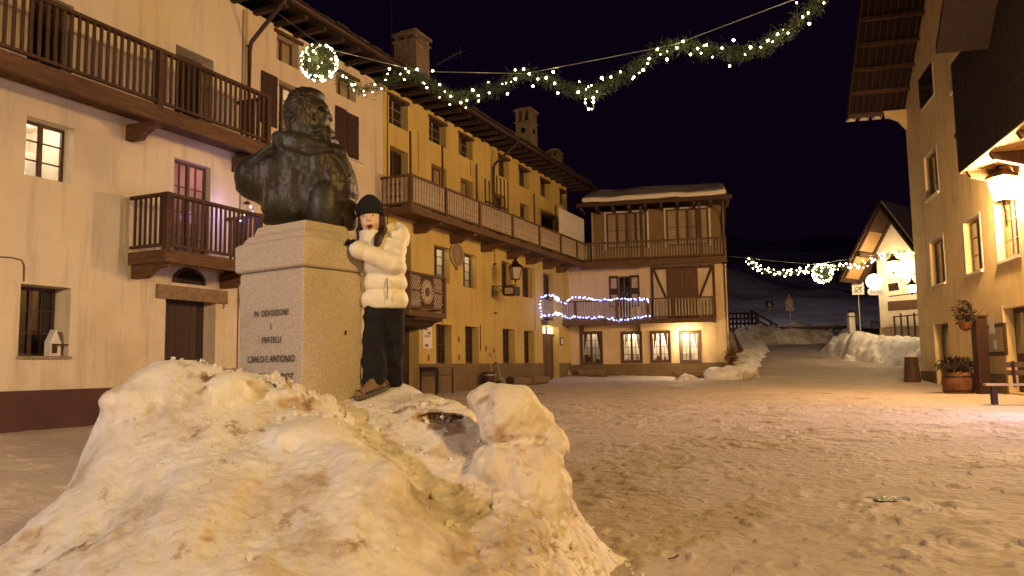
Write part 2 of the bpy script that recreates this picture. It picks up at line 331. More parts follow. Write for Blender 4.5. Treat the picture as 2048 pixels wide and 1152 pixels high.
# ------------------------------------------------------------------ walls with openings
def wall(F, parent, u0, u1, z0, z1, holes, m, name='wall', depth=8.0, top=None):
    mb = MB(); us = sorted({round(q, 4) for q in [u0, u1]+[h[0] for h in holes]+[h[1] for h in holes] if u0-1e-6 <= q <= u1+1e-6})
    zs = sorted({round(q, 4) for q in [z0, z1]+[h[2] for h in holes]+[h[3] for h in holes] if z0-1e-6 <= q <= z1+1e-6})
    for a, b in zip(us, us[1:]):
        for c, d in zip(zs, zs[1:]):
            mu, mz = (a+b)/2, (c+d)/2
            if any(h[0] < mu < h[1] and h[2] < mz < h[3] for h in holes): continue
            mb.quad(F.w(a, 0, c), F.w(b, 0, c), F.w(b, 0, d), F.w(a, 0, d))
    for h in holes:
        a, b, c, d, dp = h[:5]; c = max(c, z0)
        mb.quad(F.w(a, 0, c), F.w(a, -dp, c), F.w(a, -dp, d), F.w(a, 0, d)); mb.quad(F.w(b, 0, c), F.w(b, -dp, c), F.w(b, -dp, d), F.w(b, 0, d))
        mb.quad(F.w(a, 0, c), F.w(b, 0, c), F.w(b, -dp, c), F.w(a, -dp, c)); mb.quad(F.w(a, 0, d), F.w(b, 0, d), F.w(b, -dp, d), F.w(a, -dp, d))
    for u in (u0, u1): mb.quad(F.w(u, 0, z0), F.w(u, -depth, z0), F.w(u, -depth, z1), F.w(u, 0, z1))
    mb.quad(F.w(u0, -depth, z0), F.w(u1, -depth, z0), F.w(u1, -depth, z1), F.w(u0, -depth, z1))
    mb.quad(F.w(u0, 0, z1), F.w(u1, 0, z1), F.w(u1, -depth, z1), F.w(u0, -depth, z1))
    return mb.build(name, m, parent)
def window(F, root, r, d, cols=2, rows=3, leaves=2, fm='frame', pane='pane', room=None, label=None, fw=.055, name='window'):
    a, b, c, t = r[:4]; mb = MB(); n0, n1 = -d+.0, -d+.06; e = .002
    a += e; b -= e; c += e; t -= e
    mb.fbox(F, a, a+fw, n0, n1, c, t); mb.fbox(F, b-fw, b, n0, n1, c, t); mb.fbox(F, a+fw, b-fw, n0, n1, c, c+fw); mb.fbox(F, a+fw, b-fw, n0, n1, t-fw, t)
    W = (b-a-2*fw)/leaves
    for i in range(1, leaves): x = a+fw+W*i; mb.fbox(F, x-fw*.7, x+fw*.7, n0, n1+.004, c+fw, t-fw)
    cl = max(1, cols//leaves)
    for i in range(leaves):
        for j in range(1, cl):
            x = a+fw+W*i+W*j/cl; mb.fbox(F, x-.012, x+.012, n0+.01, n1-.012, c+fw, t-fw)
    for j in range(1, rows):
        z = c+(t-c)*j/rows; mb.fbox(F, a+fw, b-fw, n0+.012, n1-.015, z-.012, z+.012)
    wobj = part_of(root, mb.build(name, fm, root))
    if label: wobj['label'] = label
    g = MB().fbox(F, a+fw*.5, b-fw*.5, n0+.022, n0+.030, c+fw*.5, t-fw*.5).build('pane', 'glass' if room else pane, wobj)
    return wobj
def room(F, root, r, d, depth=1.3, m='room', power=25, col=(1, .82, .55), extra=None):
    a, b, c, t = r[:4]; mb = MB(); A, B_, C_, T = a-.35, b+.35, c-.25, t+.25; n0, n1 = -d-.005, -d-depth
    mb.quad(F.w(A, n1, C_), F.w(B_, n1, C_), F.w(B_, n1, T), F.w(A, n1, T)); mb.quad(F.w(A, n0, C_), F.w(A, n1, C_), F.w(A, n1, T), F.w(A, n0, T))
    mb.quad(F.w(B_, n0, C_), F.w(B_, n1, C_), F.w(B_, n1, T), F.w(B_, n0, T)); mb.quad(F.w(A, n0, C_), F.w(B_, n0, C_), F.w(B_, n1, C_), F.w(A, n1, C_)); mb.quad(F.w(A, n0, T), F.w(B_, n0, T), F.w(B_, n1, T), F.w(A, n1, T))
    o = mb.build('lit_room', m, root); lamp('room_light', F.w((a+b)/2+.15, -d-depth*.5, t+.05), power, col, .08, root); return o
def balusters(F, parent, u0, u1, n, z0, z1, step, w=.045, m='wood', dep=.03, cap_=100, prof=None):
    k = max(1, int(round((u1-u0)/step))); base = None
    for i in range(k):
        u = u0+(u1-u0)*(i+.5)/k; q = Vector(F.w(u, n, z0))-org(parent)
        if base is None:
            ua, na, h = F.u, F.n, z1-z0; mb = MB()
            for (p0, p1, ww) in (prof or [(0, 1, 1)]):
                W2 = w*ww/2; D2 = dep/2
                cs = [(-W2, -D2), (W2, -D2), (W2, D2), (-W2, D2)]
                mb.hexa([(x*ua[0]+y*na[0], x*ua[1]+y*na[1], h*p0) for x, y in cs]+[(x*ua[0]+y*na[0], x*ua[1]+y*na[1], h*p1) for x, y in cs])
            base = mb.build('baluster', m); base.parent = parent; base.location = q; o = base
        else:
            o = base.copy(); COL.objects.link(o); o.location = q
    return base
SLAT = [(0, .22, 1), (.22, .3, .62), (.3, .7, 1), (.7, .78, .62), (.78, 1, 1)]
def frame_y(o, n): return o  # noqa

# ================================================================== GROUND
def build_ground():
    ys = [0.6]; 
    while ys[-1] < 70: ys.append(ys[-1]+max(.035, ys[-1]*.006))
    ys = np.array(ys+[90, 150, 400, 1200.]); rows = []
    NX = 620; t = np.linspace(-1, 1, NX); V_ = []
    for y in ys:
        half = max(3.5, y*.86)+2; x = t*half + y*.0
        z = gz(x, np.full(NX, y))
        if y < 60:
            a = sst(64, 6, y)
            tr = fbm(x*1.1, y*1.1+0*x, 0*x, 3)*.022
            k = vnoise(x*4.2, y*3.2+0*x, 0*x+3.3); dim = -np.clip(k-.22, 0, .45)*.045
            k2 = vnoise(x*8.5+9, y*7+0*x, 0*x+8.3); dim2 = -np.clip(k2-.15, 0, 1)*.045+.012*vnoise(x*6, y*6+0*x, 0*x+1)+.008*vnoise(x*19, y*17+0*x, 0*x+1)
            z = z+tr+(dim+dim2+fbm(x*13, y*13+0*x, 0*x, 2)*.007)*(.35+.65*a)
        V_.append(np.stack([x, np.full(NX, y), z], 1))
    ysr = ys; fr_ = np.random.RandomState(11)
    def stamp(fx, fy, a, L_=.155, W_=.062, dp=.030):
        ca, sa = math.cos(a), math.sin(a); i0, i1 = np.searchsorted(ysr, fy-.3), np.searchsorted(ysr, fy+.3)
        for i in range(i0, min(i1, len(V_))):
            v = V_[i]; m_ = np.abs(v[:, 0]-fx) < .3; dx, dy = v[m_, 0]-fx, v[m_, 1]-fy; l_, w_ = (dx*sa+dy*ca)/L_, (dx*ca-dy*sa)/W_; q = np.sqrt(l_**2+w_**2)
            v[m_, 2] += -dp*(1-sst(.75, 1.05, q))+dp*.35*np.exp(-((q-1.25)/.22)**2)
    for tr_ in range(34):     # walked tracks
        x, y, a = fr_.uniform(-1, 9), fr_.uniform(3.5, 13), fr_.uniform(-1.6, 1.6); 
        for k in range(16):
            sd = .11*(1 if k % 2 else -1); stamp(x+math.cos(a)*sd, y-math.sin(a)*sd, a+fr_.normal(0, .12)+(.15 if k % 2 else -.15), dp=.028*fr_.uniform(.5, 1.3)); x += math.sin(a)*.62; y += math.cos(a)*.62; a += fr_.normal(0, .08)
            if y > 26 or y < 3: break
    for i in range(len(V_)):
        y = ys[i]
        if 3 < y < 46:
            v = V_[i]
            pass
    for k in range(420): y = fr_.uniform(3.6, 12); stamp(fr_.uniform(-.2, .75)*y, y, fr_.uniform(-3, 3), .06*fr_.uniform(.6, 1.5), .05*fr_.uniform(.6, 1.5), .02*fr_.uniform(.4, 1.4))
    V_ = np.concatenate(V_); n = len(ys); f = [(i*NX+j, i*NX+j+1, (i+1)*NX+j+1, (i+1)*NX+j) for i in range(n-1) for j in range(NX-1)]
    b = len(V_); V2 = V_.tolist()+[(-300, -300, -.01), (300, -300, -.01), (300, .6, -.01), (-300, .6, -.01), (-300, 40, -.01), (300, 40, -.01)]
    f += [(b, b+1, b+2, b+3), (b+3, b+2, b+5, b+4)]
    me = bpy.data.meshes.new('snowy_ground'); me.from_pydata(V2, [], f); me.update(); me.polygons.foreach_set('use_smooth', [True]*len(me.polygons))
    m = mat('trampled_snow', (.60, .50, .42), .75, (.47, .385, .315), .8, 8, (.3, .7), bump=1.0, bscale=11, bdist=.035, spec=.3, spots=[(.22, .54, .74, (.43, .33, .24)), (3.2, .62, .74, (.36, .27, .185)), (9, .64, .72, (.25, .17, .105)), (.30, .60, .68, (.20, .145, .10))])
    N, L = nodes(m); n_ = N.new('ShaderNodeTexNoise'); n_.inputs['Scale'].default_value = .55; n_.inputs['Detail'].default_value = 6; L.new(N['Texture Coordinate'].outputs['Object'], n_.inputs[0]); r_ = N.new('ShaderNodeMapRange'); L.new(n_.outputs[0], r_.inputs[0]); r_.inputs[1].default_value = .5; r_.inputs[2].default_value = .72; r_.inputs[3].default_value = .8; r_.inputs[4].default_value = .55; L.new(r_.outputs[0], N['Principled BSDF'].inputs['Roughness'])
    me.materials.append(m); o = bpy.data.objects.new('snowy_ground', me); COL.objects.link(o); o['kind'] = 'structure'
build_ground()
def build_hills():
    xs = np.linspace(-120, 220, 150); ys = np.linspace(68, 330, 90); X, Y = np.meshgrid(xs, ys)
    Z = 3.2+.0*X+np.interp(Y, [68, 78, 110, 200, 330], [0, .8, 9, 26, 50])+fbm(X*.03, Y*.03, 0*X, 4)*3.5*sst(72, 110, Y)
    V_ = np.stack([X.ravel(), Y.ravel(), Z.ravel()], 1); w_ = len(xs)
    f = [(i*w_+j, i*w_+j+1, (i+1)*w_+j+1, (i+1)*w_+j) for i in range(len(ys)-1) for j in range(w_-1)]
    me = bpy.data.meshes.new('hillside'); me.from_pydata(V_.tolist(), [], f); me.update(); me.polygons.foreach_set('use_smooth', [True]*len(me.polygons))
    me.materials.append(M['hill']); o = bpy.data.objects.new('hillside', me); COL.objects.link(o); o['kind'] = 'structure'
build_hills()

# ================================================================== LEFT ROW OF HOUSES
ZE = FL.pix(778, 176)[1]           # eave height
uL0 = -9.0; uJ = FL.pix(481, 400)[0]; uM = FL.pix(765, 400)[0]; uC = _cor[0]
zpl = FL.pix(0, 783)[1]; zpy = FL.pix(950, 727)[1]
def opening(F, xl, xr, yt, yb=None, zb=None, d=.34, off=0):
    a, b, c, t = F.rect(xl, xr, yt, yb if yb is not None else yt+10, off)
    if zb is not None: c = zb
    return [a, b, c, t, d]
def roof_along(F, root, u0, u1, z, over=1.15, depth=8, pitch=.42, snow=True, rafters=True, th=.16):
    mb = MB(); mb.prismu(F, [(over, z+.05), (over, z+.05+th), (-depth/2, z+.05+th+pitch*(depth/2+over)), (-depth-.5, z+.05+th), (-depth-.5, z+.05), (-depth/2, z+.05+pitch*(depth/2+over))], u0, u1)
    for i in range(int((u1-u0)/.55)):    # uneven stone slabs along the edge
        u = u0+.55*i+random.uniform(0, .1); e = over+random.uniform(.0, .09)
        mb.fbox(F, u+.01, min(u+.53, u1), e-.4, e, z+.05+th+.003, z+.05+th+random.uniform(.04, .08))
    rf = part_of(root, mb.build('roof', 'roof', root))
    if rafters:
        rb = MB(); k = int((u1-u0)/.75)
        for i in range(k):
            u = u0+(i+.5)*(u1-u0)/k; rb.fbox(F, u-.07, u+.07, -.05, over-.12, z-.07, z+.05)
        rb.build('rafters', 'soffit', rf)
    gt = MB(); gt.tube([F.w(u0+.05, over+.09, z+.06), F.w(u1-.05, over+.09, z+.04)], .075, 8); gt.build('gutter', 'metal', rf)
    if snow:
        sb = MB(); u = u0
        while u < u1-.3:
            L = random.uniform(.4, 1.6)
            if random.random() < .6:
                n0 = over-.15-random.uniform(0, .15); zz = z+.05+th+.085
                sb.prismu(F, [(n0, zz+.0), (n0-.02, zz+.07), (n0-1.2, zz+.07+pitch*1.2), (n0-1.2, zz-.02+pitch*1.2)], u, min(u+L, u1))
            u += L
        if sb.v: sb.build('snow_patches', 'snowc', rf)
    return rf
def downpipe(F, root, u, ztop, over, zbot, kneez, m='metal'):
    t = MB().tube([F.w(u+.0, over+.05, ztop), F.w(u, over-.1, ztop-.12), F.w(u, .16, kneez+.12), F.w(u, .11, kneez-.1), F.w(u, .11, (kneez+zbot)/2), F.w(u, .11, zbot)], .055, 10)
    for z in np.arange(zbot+1, kneez, 2.0): t.tube([F.w(u, .11, z), F.w(u, .11, z+.05)], .068, 10)
    return t.build('downpipe', m, root, True)
def bracket(F, parent, u, n1, z, w=.16, h=.34, m='beam'):   # carved console under a balcony
    p = [(-.02, z), (n1, z), (n1-.02, z-h*.35), (n1*.72, z-h*.45), (n1*.5, z-h*.8), (n1*.42, z-h), (-.02, z-h)]
    return MB().prismu(F, p, u-w/2, u+w/2).build('bracket', m, parent)
def balcony(F, root, u0, u1, depth, zf, zr, posts, brackets, step, bm='wood', wm='wood', returns=(1, 1), bw=.045, prof=None, thick=.22, floor='beam', poles=(), rail_w=.07, name='balcony', fromn=0, bb=True):
    mb = MB(); mb.fbox(F, u0, u1, fromn+.003, depth-.04, zf-.07, zf)
    bl = part_of(root, mb.build(name, floor, root))
    eb = MB().fbox(F, u0-.03, u1+.03, depth-.10, depth+.02, zf-thick, zf+.02)
    if returns[0]: eb.fbox(F, u0-.02, u0+.08, fromn+.005, depth-.105, zf-thick, zf+.015)
    if returns[1]: eb.fbox(F, u1-.08, u1+.02, fromn+.005, depth-.105, zf-thick, zf+.015)
    eb.build('edge_beam', floor, bl)
    n = depth-.04; rl = MB().fbox(F, u0-.02, u1+.02, n-rail_w, n+rail_w*.8, zr-.07, zr); rl.fbox(F, u0, u1, n-.03, n+.03, zf+.09, zf+.15)
    for k, u in ((0, u0+.03), (1, u1-.03)):
        if returns[k]:
            rl.fbox(F, u-.045, u+.045, fromn+.005, n-rail_w-.003, zr-.068, zr-.002); rl.fbox(F, u-.03, u+.03, fromn+.005, n-.035, zf+.09, zf+.15)
    rl.build('rail', wm, bl)
    ps = MB()
    for u in posts:
        MB().fbox(F, u-.06, u+.06, n-.065, n+.062, zf-.05, zr+.004).build('post', wm, bl)
    for u, zt in poles: MB().fbox(F, u-.025, u+.025, n-.03, n+.02, zr+.005, zt).build('pole', 'wood', bl)
    pp = sorted(posts)
    if bb and step:
        edges = [u0+.05]+[p for p in pp if u0+.2 < p < u1-.2]+[u1-.05]
        for a, b in zip(edges, edges[1:]): balusters(F, bl, a+.07, b-.07, n, zf+.15, zr-.07, step, bw, bm, prof=prof)
        for k, u in ((0, u0+.03), (1, u1-.03)):
            if returns[k]:
                G = Frame(F.w(u, 0, 0)[:2], 0); G.u = F.n; G.n = F.u
                balusters(G, bl, fromn+.06, n-.08, 0, zf+.15, zr-.07, step*1.0, bw, bm, prof=prof)
    for u in brackets: bracket(F, bl, u, depth-.12, zf-thick*.75)
    return bl
# ---- cream house (left edge of the photo)
H1 = thing('cream_house', FL.w(0, 0, 0), 'cream plastered house at the left with two dark wooden balconies and a brown base', 'house')
zf1 = FL.pix(540, 292, 1.0)[1]; zr1 = FL.pix(540, 192, 1.0)[1]; uE1 = FL.pix(541, 200, 1.0)[0]
zf2 = FL.pix(334, 500, 1.05)[1]; zr2 = FL.pix(334, 383, 1.05)[1]; uA2 = FL.pix(334, 400, 1.05)[0]; uB2 = FL.pix(524, 430, 1.05)[0]
o_w1 = opening(FL, 54, 150, 230, 349); o_d1 = opening(FL, 60, 150, -25, zb=zf1, d=.4); o_d2 = opening(FL, 352, 428, 88, zb=zf1, d=.45)
o_p = opening(FL, 349, 422, 315, zb=zf2, d=.2); o_dr = opening(FL, 332, 432, 592, zb=-.3, d=.42); o_w3 = opening(FL, 42, 143, 567, 712, d=.5)
wall(FL, H1, uL0, uJ, -.3, ZE, [o_w1, o_d1, o_d2, o_p, o_dr, o_w3], M['cream'])
MB().fbox(FL, uL0, o_dr[0], .002, .035, -.3, zpl).build('plinth', 'plinthL', H1); MB().fbox(FL, o_dr[1], uJ, .002, .035, -.3, zpl).build('plinth', 'plinthL', H1)
w_ = window(FL, H1, o_w1, .34, 2, 3, room=1, label='lit window with a dark frame showing furniture inside'); room(FL, H1, o_w1, .34, 1.5, power=55, col=(1, .86, .66))
_rb = MB(); a, b, c, t = o_w1[:4]; _rb.fbox(FL, a+.1, b+.2, -1.80, -1.70, c-.2, c+(t-c)*.55); _rb.build('cupboard', 'roomd', H1); _rb = MB().fbox(FL, b-.15, b+.3, -1.5, -1.45, c-.1, t-.25); _rb.build('cupboard', 'white', H1)
_rb = MB().lathe(FL.w(a+.38, -.75, c-.1), [(.13, 0), (.04, .03), (.03, .2), (.15, .21), (.07, .38)], 12); _rb.build('table_lamp', M['globe'], H1)
window(FL, H1, o_d1, .4, 2, 1, name='balcony_door'); window(FL, H1, o_d2, .45, 2, 1, name='balcony_door', pane='pane')
window(FL, H1, o_p, .2, 4, 4, room=1, label='balcony door with red frame lit pink inside', name='balcony_door'); room(FL, H1, o_p, .2, 1.3, power=16, col=(1, .45, .50))
_rb = MB().fbox(FL, o_p[0]+.55, o_p[0]+.95, -1.3, -1.25, o_p[2], o_p[3]-.35); _rb.build('inner_door', 'white', H1)
dd = MB(); a, b, c, t = o_dr[:4]
for i in range(7): x0 = a+(b-a)*i/7; dd.fbox(FL, x0+.004, a+(b-a)*(i+1)/7-.004, -.42, -.37, 0, t-.004)
_d = part_of(H1, dd.build('door', 'door', H1)); MB().tube([FL.w(b-.14, -.36, 1.05), FL.w(b-.14, -.30, 1.05), FL.w(b-.22, -.30, 1.05)], .014).build('handle', 'iron', _d)
a, b, c, t = FL.rect(312, 452, 568, 596); MB().fbox(FL, a, b, .003, .07, c, t).build('lintel', 'plaque', H1)
a, b, c, t = FL.rect(346, 410, 534, 572); k = 14; _arch = [(b, c+.08)]+[((a+b)/2+(b-a)/2*math.cos(math.pi*i/k), c+.08+(t-c-.08)*math.sin(math.pi*i/k)) for i in range(1, k)]+[(a, c+.08)]
_fl = part_of(H1, MB().prism(FL, _arch, .003, .02).build('fanlight', 'pane', H1)); MB().tube([FL.w(u, .025, z) for u, z in _arch], .03, 6).build('frame', 'frame', _fl)
window(FL, H1, o_w3, .5, 4, 3, pane='pane'); a, b, c, t = o_w3[:4]; MB().fbox(FL, a-.03, b+.03, -.49, .06, c-.05, c-.002).build('window_sill', 'stone', H1)
_a, _b, _c, _t = FL.rect(117, 137, 687, 712, 0); MB().tube([FL.w(a+.65, .0, c+.22), FL.w(b-.02, .0, c+.22)], .012).tube([FL.w(b-.16, 0, c), FL.w(b-.1, 0, c+.22)], .008).build('sill_rail', 'iron', H1)
balcony(FL, H1, uL0, uE1, 1.0, zf1, zr1, [FL.pix(322, 150, 1.0)[0], uE1-.05, FL.pix(-60, 0, 1)[0]], [FL.pix(300, 240, .6)[0], uE1-.12], .155, prof=None, bw=.06, thick=.30)
balcony(FL, H1, uA2, uB2, 1.05, zf2, zr2, [uA2+.05, uB2-.05], [uA2+.15, uB2-.15], .135, bw=.05, thick=.24)
roof_along(FL, H1, uL0, uJ-.01, ZE)
text('3', .20, (FL.w(FL.pix(446, 615)[0], .012, FL.pix(446, 617)[1]), (*FL.u, 0), (0, 0, 1)), 'house_number', 'signk', H1)
cb = [FL.w(FL.pix(x, y)[0], .015, FL.pix(x, y)[1]) for x, y in ((-40, 512), (20, 515), (42, 520), (47, 530), (47, 563))]; MB().tube(cb, .012, 6).build('cable', 'beam', H1)
_ht = FL.pix(105, 712, -.15); hb = MB(); u0_, z0_ = _ht
hb.prism(FL, [(u0_-.11, z0_+.0), (u0_+.11, z0_+.0), (u0_+.11, z0_+.26), (u0_, z0_+.5), (u0_-.11, z0_+.26)], -.24, -.08)
lh = thing('lantern_house', FL.w(u0_, -.16, z0_), 'small white house-shaped candle lantern on the lower left windowsill', 'lantern'); hb.build('body', 'white', lh)
MB().fbox(FL, u0_-.07, u0_+.03, -.075, -.07, z0_+.05, z0_+.2).build('opening', 'pane', lh)
# iron arm with hanging sign beside door number 3
a = FL.pix(460, 580, 0); ib = thing('hanging_bracket', FL.w(a[0]+.6, 0, a[1]), 'small iron wall arm with curled end between door number 3 and the pedestal', 'wall bracket')
pt = [FL.w(a[0]+.5, .0, a[1]), FL.w(a[0]+.5, .5, a[1]+.02)]; MB().tube(pt, .02, 6).tube([FL.w(a[0]+.5, .5+.05*math.cos(q), a[1]+.02+.06*math.sin(q)) for q in np.linspace(0, 5, 9)], .013, 5).build('arm', 'iron', ib)
MB().lathe(FL.w(a[0]+.5, .22, a[1]-.42), [(.02, 0), (.16, .1), (.2, .22), (.12, .34), (.02, .36)], 12).build('hanging_basket', 'plaque', ib)
# ---- middle pale house
H2 = thing('pale_house', FL.w(uJ, 0, 0), 'pale pinkish plastered house with dark shutters behind the bronze bust', 'house')
o_a = opening(FL, 554, 598, 64, 118, d=.3); o_b = opening(FL, 558, 598, 158, 275, d=.3); o_c = opening(FL, 672, 712, 140, 186, d=.3); o_g = opening(FL, 560, 610, 520, 600, d=.3)
wall(FL, H2, uJ, uM, -.3, ZE, [o_a, o_b, o_c, o_g], M['pale']); MB().fbox(FL, uJ, uM, .002, .035, -.3, zpl).build('plinth', 'plinthL', H2)
for o_ in (o_a, o_c): window(FL, H2, o_, .3, 2, 1, pane='paneg'); MB().fbox(FL, o_[0]-.12, o_[1]+.14, -.02, .06, o_[3]-.02, o_[3]+.07).build('lintel', 'reveal', H2)
window(FL, H2, o_b, .3, 2, 4, room=1, label='window lit inside beside an open shutter'); room(FL, H2, o_b, .3, 1.0, power=12); window(FL, H2, o_g, .3, 2, 3)
def shutter(F, root, xl, xr, yt, yb, off=.04, label=None):
    a, b, c, t = F.rect(xl, xr, yt, yb, off); mb = MB(); k = 3
    for i in range(k): mb.fbox(F, a+(b-a)*i/k+.004, a+(b-a)*(i+1)/k-.004, off-.03, off, c, t)
    mb.fbox(F, a+.02, b-.02, off+.001, off+.02, c+.15, c+.24); mb.fbox(F, a+.02, b-.02, off+.001, off+.02, t-.24, t-.15)
    s = mb.build('shutter', 'door', root); 
    if label: s['label'] = label
shutter(FL, H2, 524, 556, 140, 245); shutter(FL, H2, 672, 694, 210, 304); shutter(FL, H2, 695, 718, 224, 316)
MB().fbox(FL, *FL.rect(668, 726, 316, 320)[:2], .003, .1, FL.pix(672, 307)[1]-.03, FL.pix(672, 307)[1]).build('window_sill', 'white', H2)
roof_along(FL, H2, uJ, uM-.01, ZE)
uP = FL.pix(498, 150, .1)[0]; downpipe(FL, H2, uP, ZE, 1.2, .1, FL.pix(500, 95, .1)[1])
# ---- ochre house
H3 = thing('ochre_house', FL.w(uM, 0, 0), 'long ochre yellow house with a continuous balcony and sunflower balcony beyond the person', 'house')
zf3 = FL.pix(823, 411, 1.15)[1]; zr3 = FL.pix(823, 347, 1.15)[1]; uA3 = FL.pix(823, 380, 1.15)[0]; uB3 = uC-.02
zf4 = FL.pix(818, 620, .9)[1]; zr4 = FL.pix(818, 541, .9)[1]; uA4 = FL.pix(818, 580, .9)[0]; uB4 = FL.pix(891, 590, .9)[0]
tops = [opening(FL, *q, d=.3) for q in ((778, 816, 185, 245), (858, 892, 229, 280), (917, 945, 262, 308), (996, 1018, 306, 350), (1037, 1058, 329, 370), (1080, 1099, 353, 390), (1119, 1133, 376, 408))]
thr = [opening(FL, *q, zb=zf3, d=.32) for q in ((780, 816, 290), (863, 893, 326), (921, 945, 354), (990, 1012, 385), (1040, 1058, 405), (1082, 1114, 424))]
sec = [opening(FL, 868, 899, 489, 562, d=.3), opening(FL, 926, 952, 505, 573, d=.3), opening(FL, 1003, 1022, 521, 588, d=.3), opening(FL, 1044, 1065, 532, 593, d=.3)]
zf5 = FL.pix(1086, 640)[1]; secd = opening(FL, 1086, 1106, 545, zb=zf5, d=.3); lefd = opening(FL, 790, 822, 470, zb=zf4, d=.35)
gr = [opening(FL, xl, xr, yt, 728, d=.34) for xl, xr, yt in ((872, 903, 648), (930, 957, 652), (1005, 1029, 657), (1048, 1068, 661))]
for g_ in gr: g_[2] = zpy
bigd = opening(FL, 770, 838, 612, zb=-.3, d=.45); endd = opening(FL, 1085, 1117, 650, zb=-.3, d=.32)
wall(FL, H3, uM, uC, -.3, ZE, tops+thr+sec+[secd, lefd, bigd, endd]+gr, M['ochre'])
pl = MB()
for a, b in ((uM, bigd[0]), (bigd[1], endd[0]), (endd[1], uC)): MB().fbox(FL, a, b, .002, .035, -.3, zpy).build('plinth', 'plinthY', H3)
for i, o_ in enumerate(tops):
    window(FL, H3, o_, .3, 2, 3 if i < 3 else 1, fm='framer', pane='pane'); MB().fbox(FL, o_[0]-.05, o_[1]+.05, -.25, .05, o_[3]-.10, o_[3]+.0).build('lintel', 'reveal', H3)
for i, o_ in enumerate(thr): window(FL, H3, o_, .32, 2, 1, name='balcony_door', pane='paneg' if i in (1, 2) else 'pane')
for i, o_ in enumerate(sec):
    lit = i < 2; window(FL, H3, o_, .3, 2, 4, fm='frame', room=lit, label='tall window lit from inside' if lit else None)
    if lit: room(FL, H3, o_, .3, .8, power=22); MB().fbox(FL, o_[0]+.3, o_[0]+.55, -.5, -.48, o_[2]+.05, o_[3]-.05).build('curtain', 'curt', H3)
window(FL, H3, secd, .3, 1, 1, name='balcony_door'); window(FL, H3, lefd, .35, 2, 1, name='balcony_door')
for o_ in gr: window(FL, H3, o_, .34, 4, 4, fm='frame')
a, b, c, t = bigd[:4]; tz = FL.pix(838, 650)[1]; dd = MB(); dd.fbox(FL, a, b, -.45, -.40, -.2, tz); 
for i in (0, 1):
    for j in range(3): x0 = a+(b-a)*i/2+.08; z0 = .15+j*(tz-.2)/3; dd.fbox(FL, x0, x0+(b-a)/2-.16, -.398, -.37, z0, z0+(tz-.2)/3-.12)
_d = part_of(H3, dd.build('door', M['door'], H3)); _d['label'] = 'old carved double door with a barred window above'
MB().fbox(FL, a, b, -.45, -.43, tz+.003, t).build('transom', 'pane', _d); gb = MB()
for i in range(1, 7): gb.tube([FL.w(a+(b-a)*i/7, -.40, tz), FL.w(a+(b-a)*i/7, -.40, t)], .012, 5)
gb.tube([FL.w(a, -.40, (tz+t)/2), FL.w(b, -.40, (tz+t)/2)], .014, 5); gb.build('grille', 'steel', _d)
# end door ajar and lit inside
a, b, c, t = endd[:4]; ztr = FL.pix(1104, 668)[1]
dd = MB(); dd.fbox(FL, a, a+.5*(b-a), -.32, -.27, .2, ztr-.05); dd.fbox(FL, a+.5*(b-a)+.01, b-.28, -.30, -.25, .2, ztr-.05); _d = part_of(H3, dd.build('door', 'woodm', H3)); _d['label'] = 'wooden door with a lit pane above under the lit balcony'
MB().fbox(FL, a, b, -.32, -.24, ztr-.05, ztr+.02).fbox(FL, a+.53*(b-a), a+.53*(b-a)+.07, -.32, -.24, ztr+.02, t).build('transom_bar', 'wood', _d)
MB().lathe(FL.w(b-.34, -.22, 1.25), [(.01, 0), (.03, .02), (.01, .05)], 8).build('handle', 'steel', _d)
MB().fbox(FL, a+.01, b-.01, -.31, -.30, ztr+.02, t-.01).build('transom_pane', glow('hall_light', (1, .84, .5), 1.6), _d)
lamp('hall_lamp', FL.w((a+b)/2+.1, -.08, t-.12), 14, (1, .76, .40), .06, H3)
balcony(FL, H3, uA3, uB3, 1.15, zf3, zr3, [FL.pix(x, 400, 1.15)[0] for x in (824, 893, 960, 1025, 1078, 1120, 1152)], [FL.pix(x, 450, .5)[0] for x in (855, 925, 985, 1035, 1072, 1105, 1130)], .17, bm='balus', wm='woodm', returns=(1, 0), bw=.10, prof=SLAT, thick=.20,
        poles=[(FL.pix(x, y, 1.15)[0], FL.pix(x, y, 1.15)[1]) for x, y in ((823, 262), (887, 291), (955, 328), (1070, 387), (1113, 410))], floor='woodm')
zz = [FL.pix(x, y, 1.12) for x, y in ((1115, 415), (1115, 475), (1165, 440), (1165, 480))]
MB().fbox(FL, zz[0][0], zz[2][0], 1.16, 1.19, zr3+.01, zz[0][1]).build('privacy_screen', 'white', H3)['label'] = 'pale solid screen at the far end of the long balcony'
g_ = MB(); ga, gb_ = FL.pix(975, 400, 1.0)[0], FL.pix(1020, 400, 1.0)[0]; gt = FL.pix(1020, 362, 1.0)[1]
for i in range(7): u = ga+(gb_-ga)*i/6; g_.fbox(FL, u-.035, u+.035, .9, .93, zf3+.02, gt if i not in (0, 1) else gt-.35)
g_.fbox(FL, ga, gb_, .931, .96, zr3+.15, zr3+.22); g_.build('trellis', 'wood', H3)
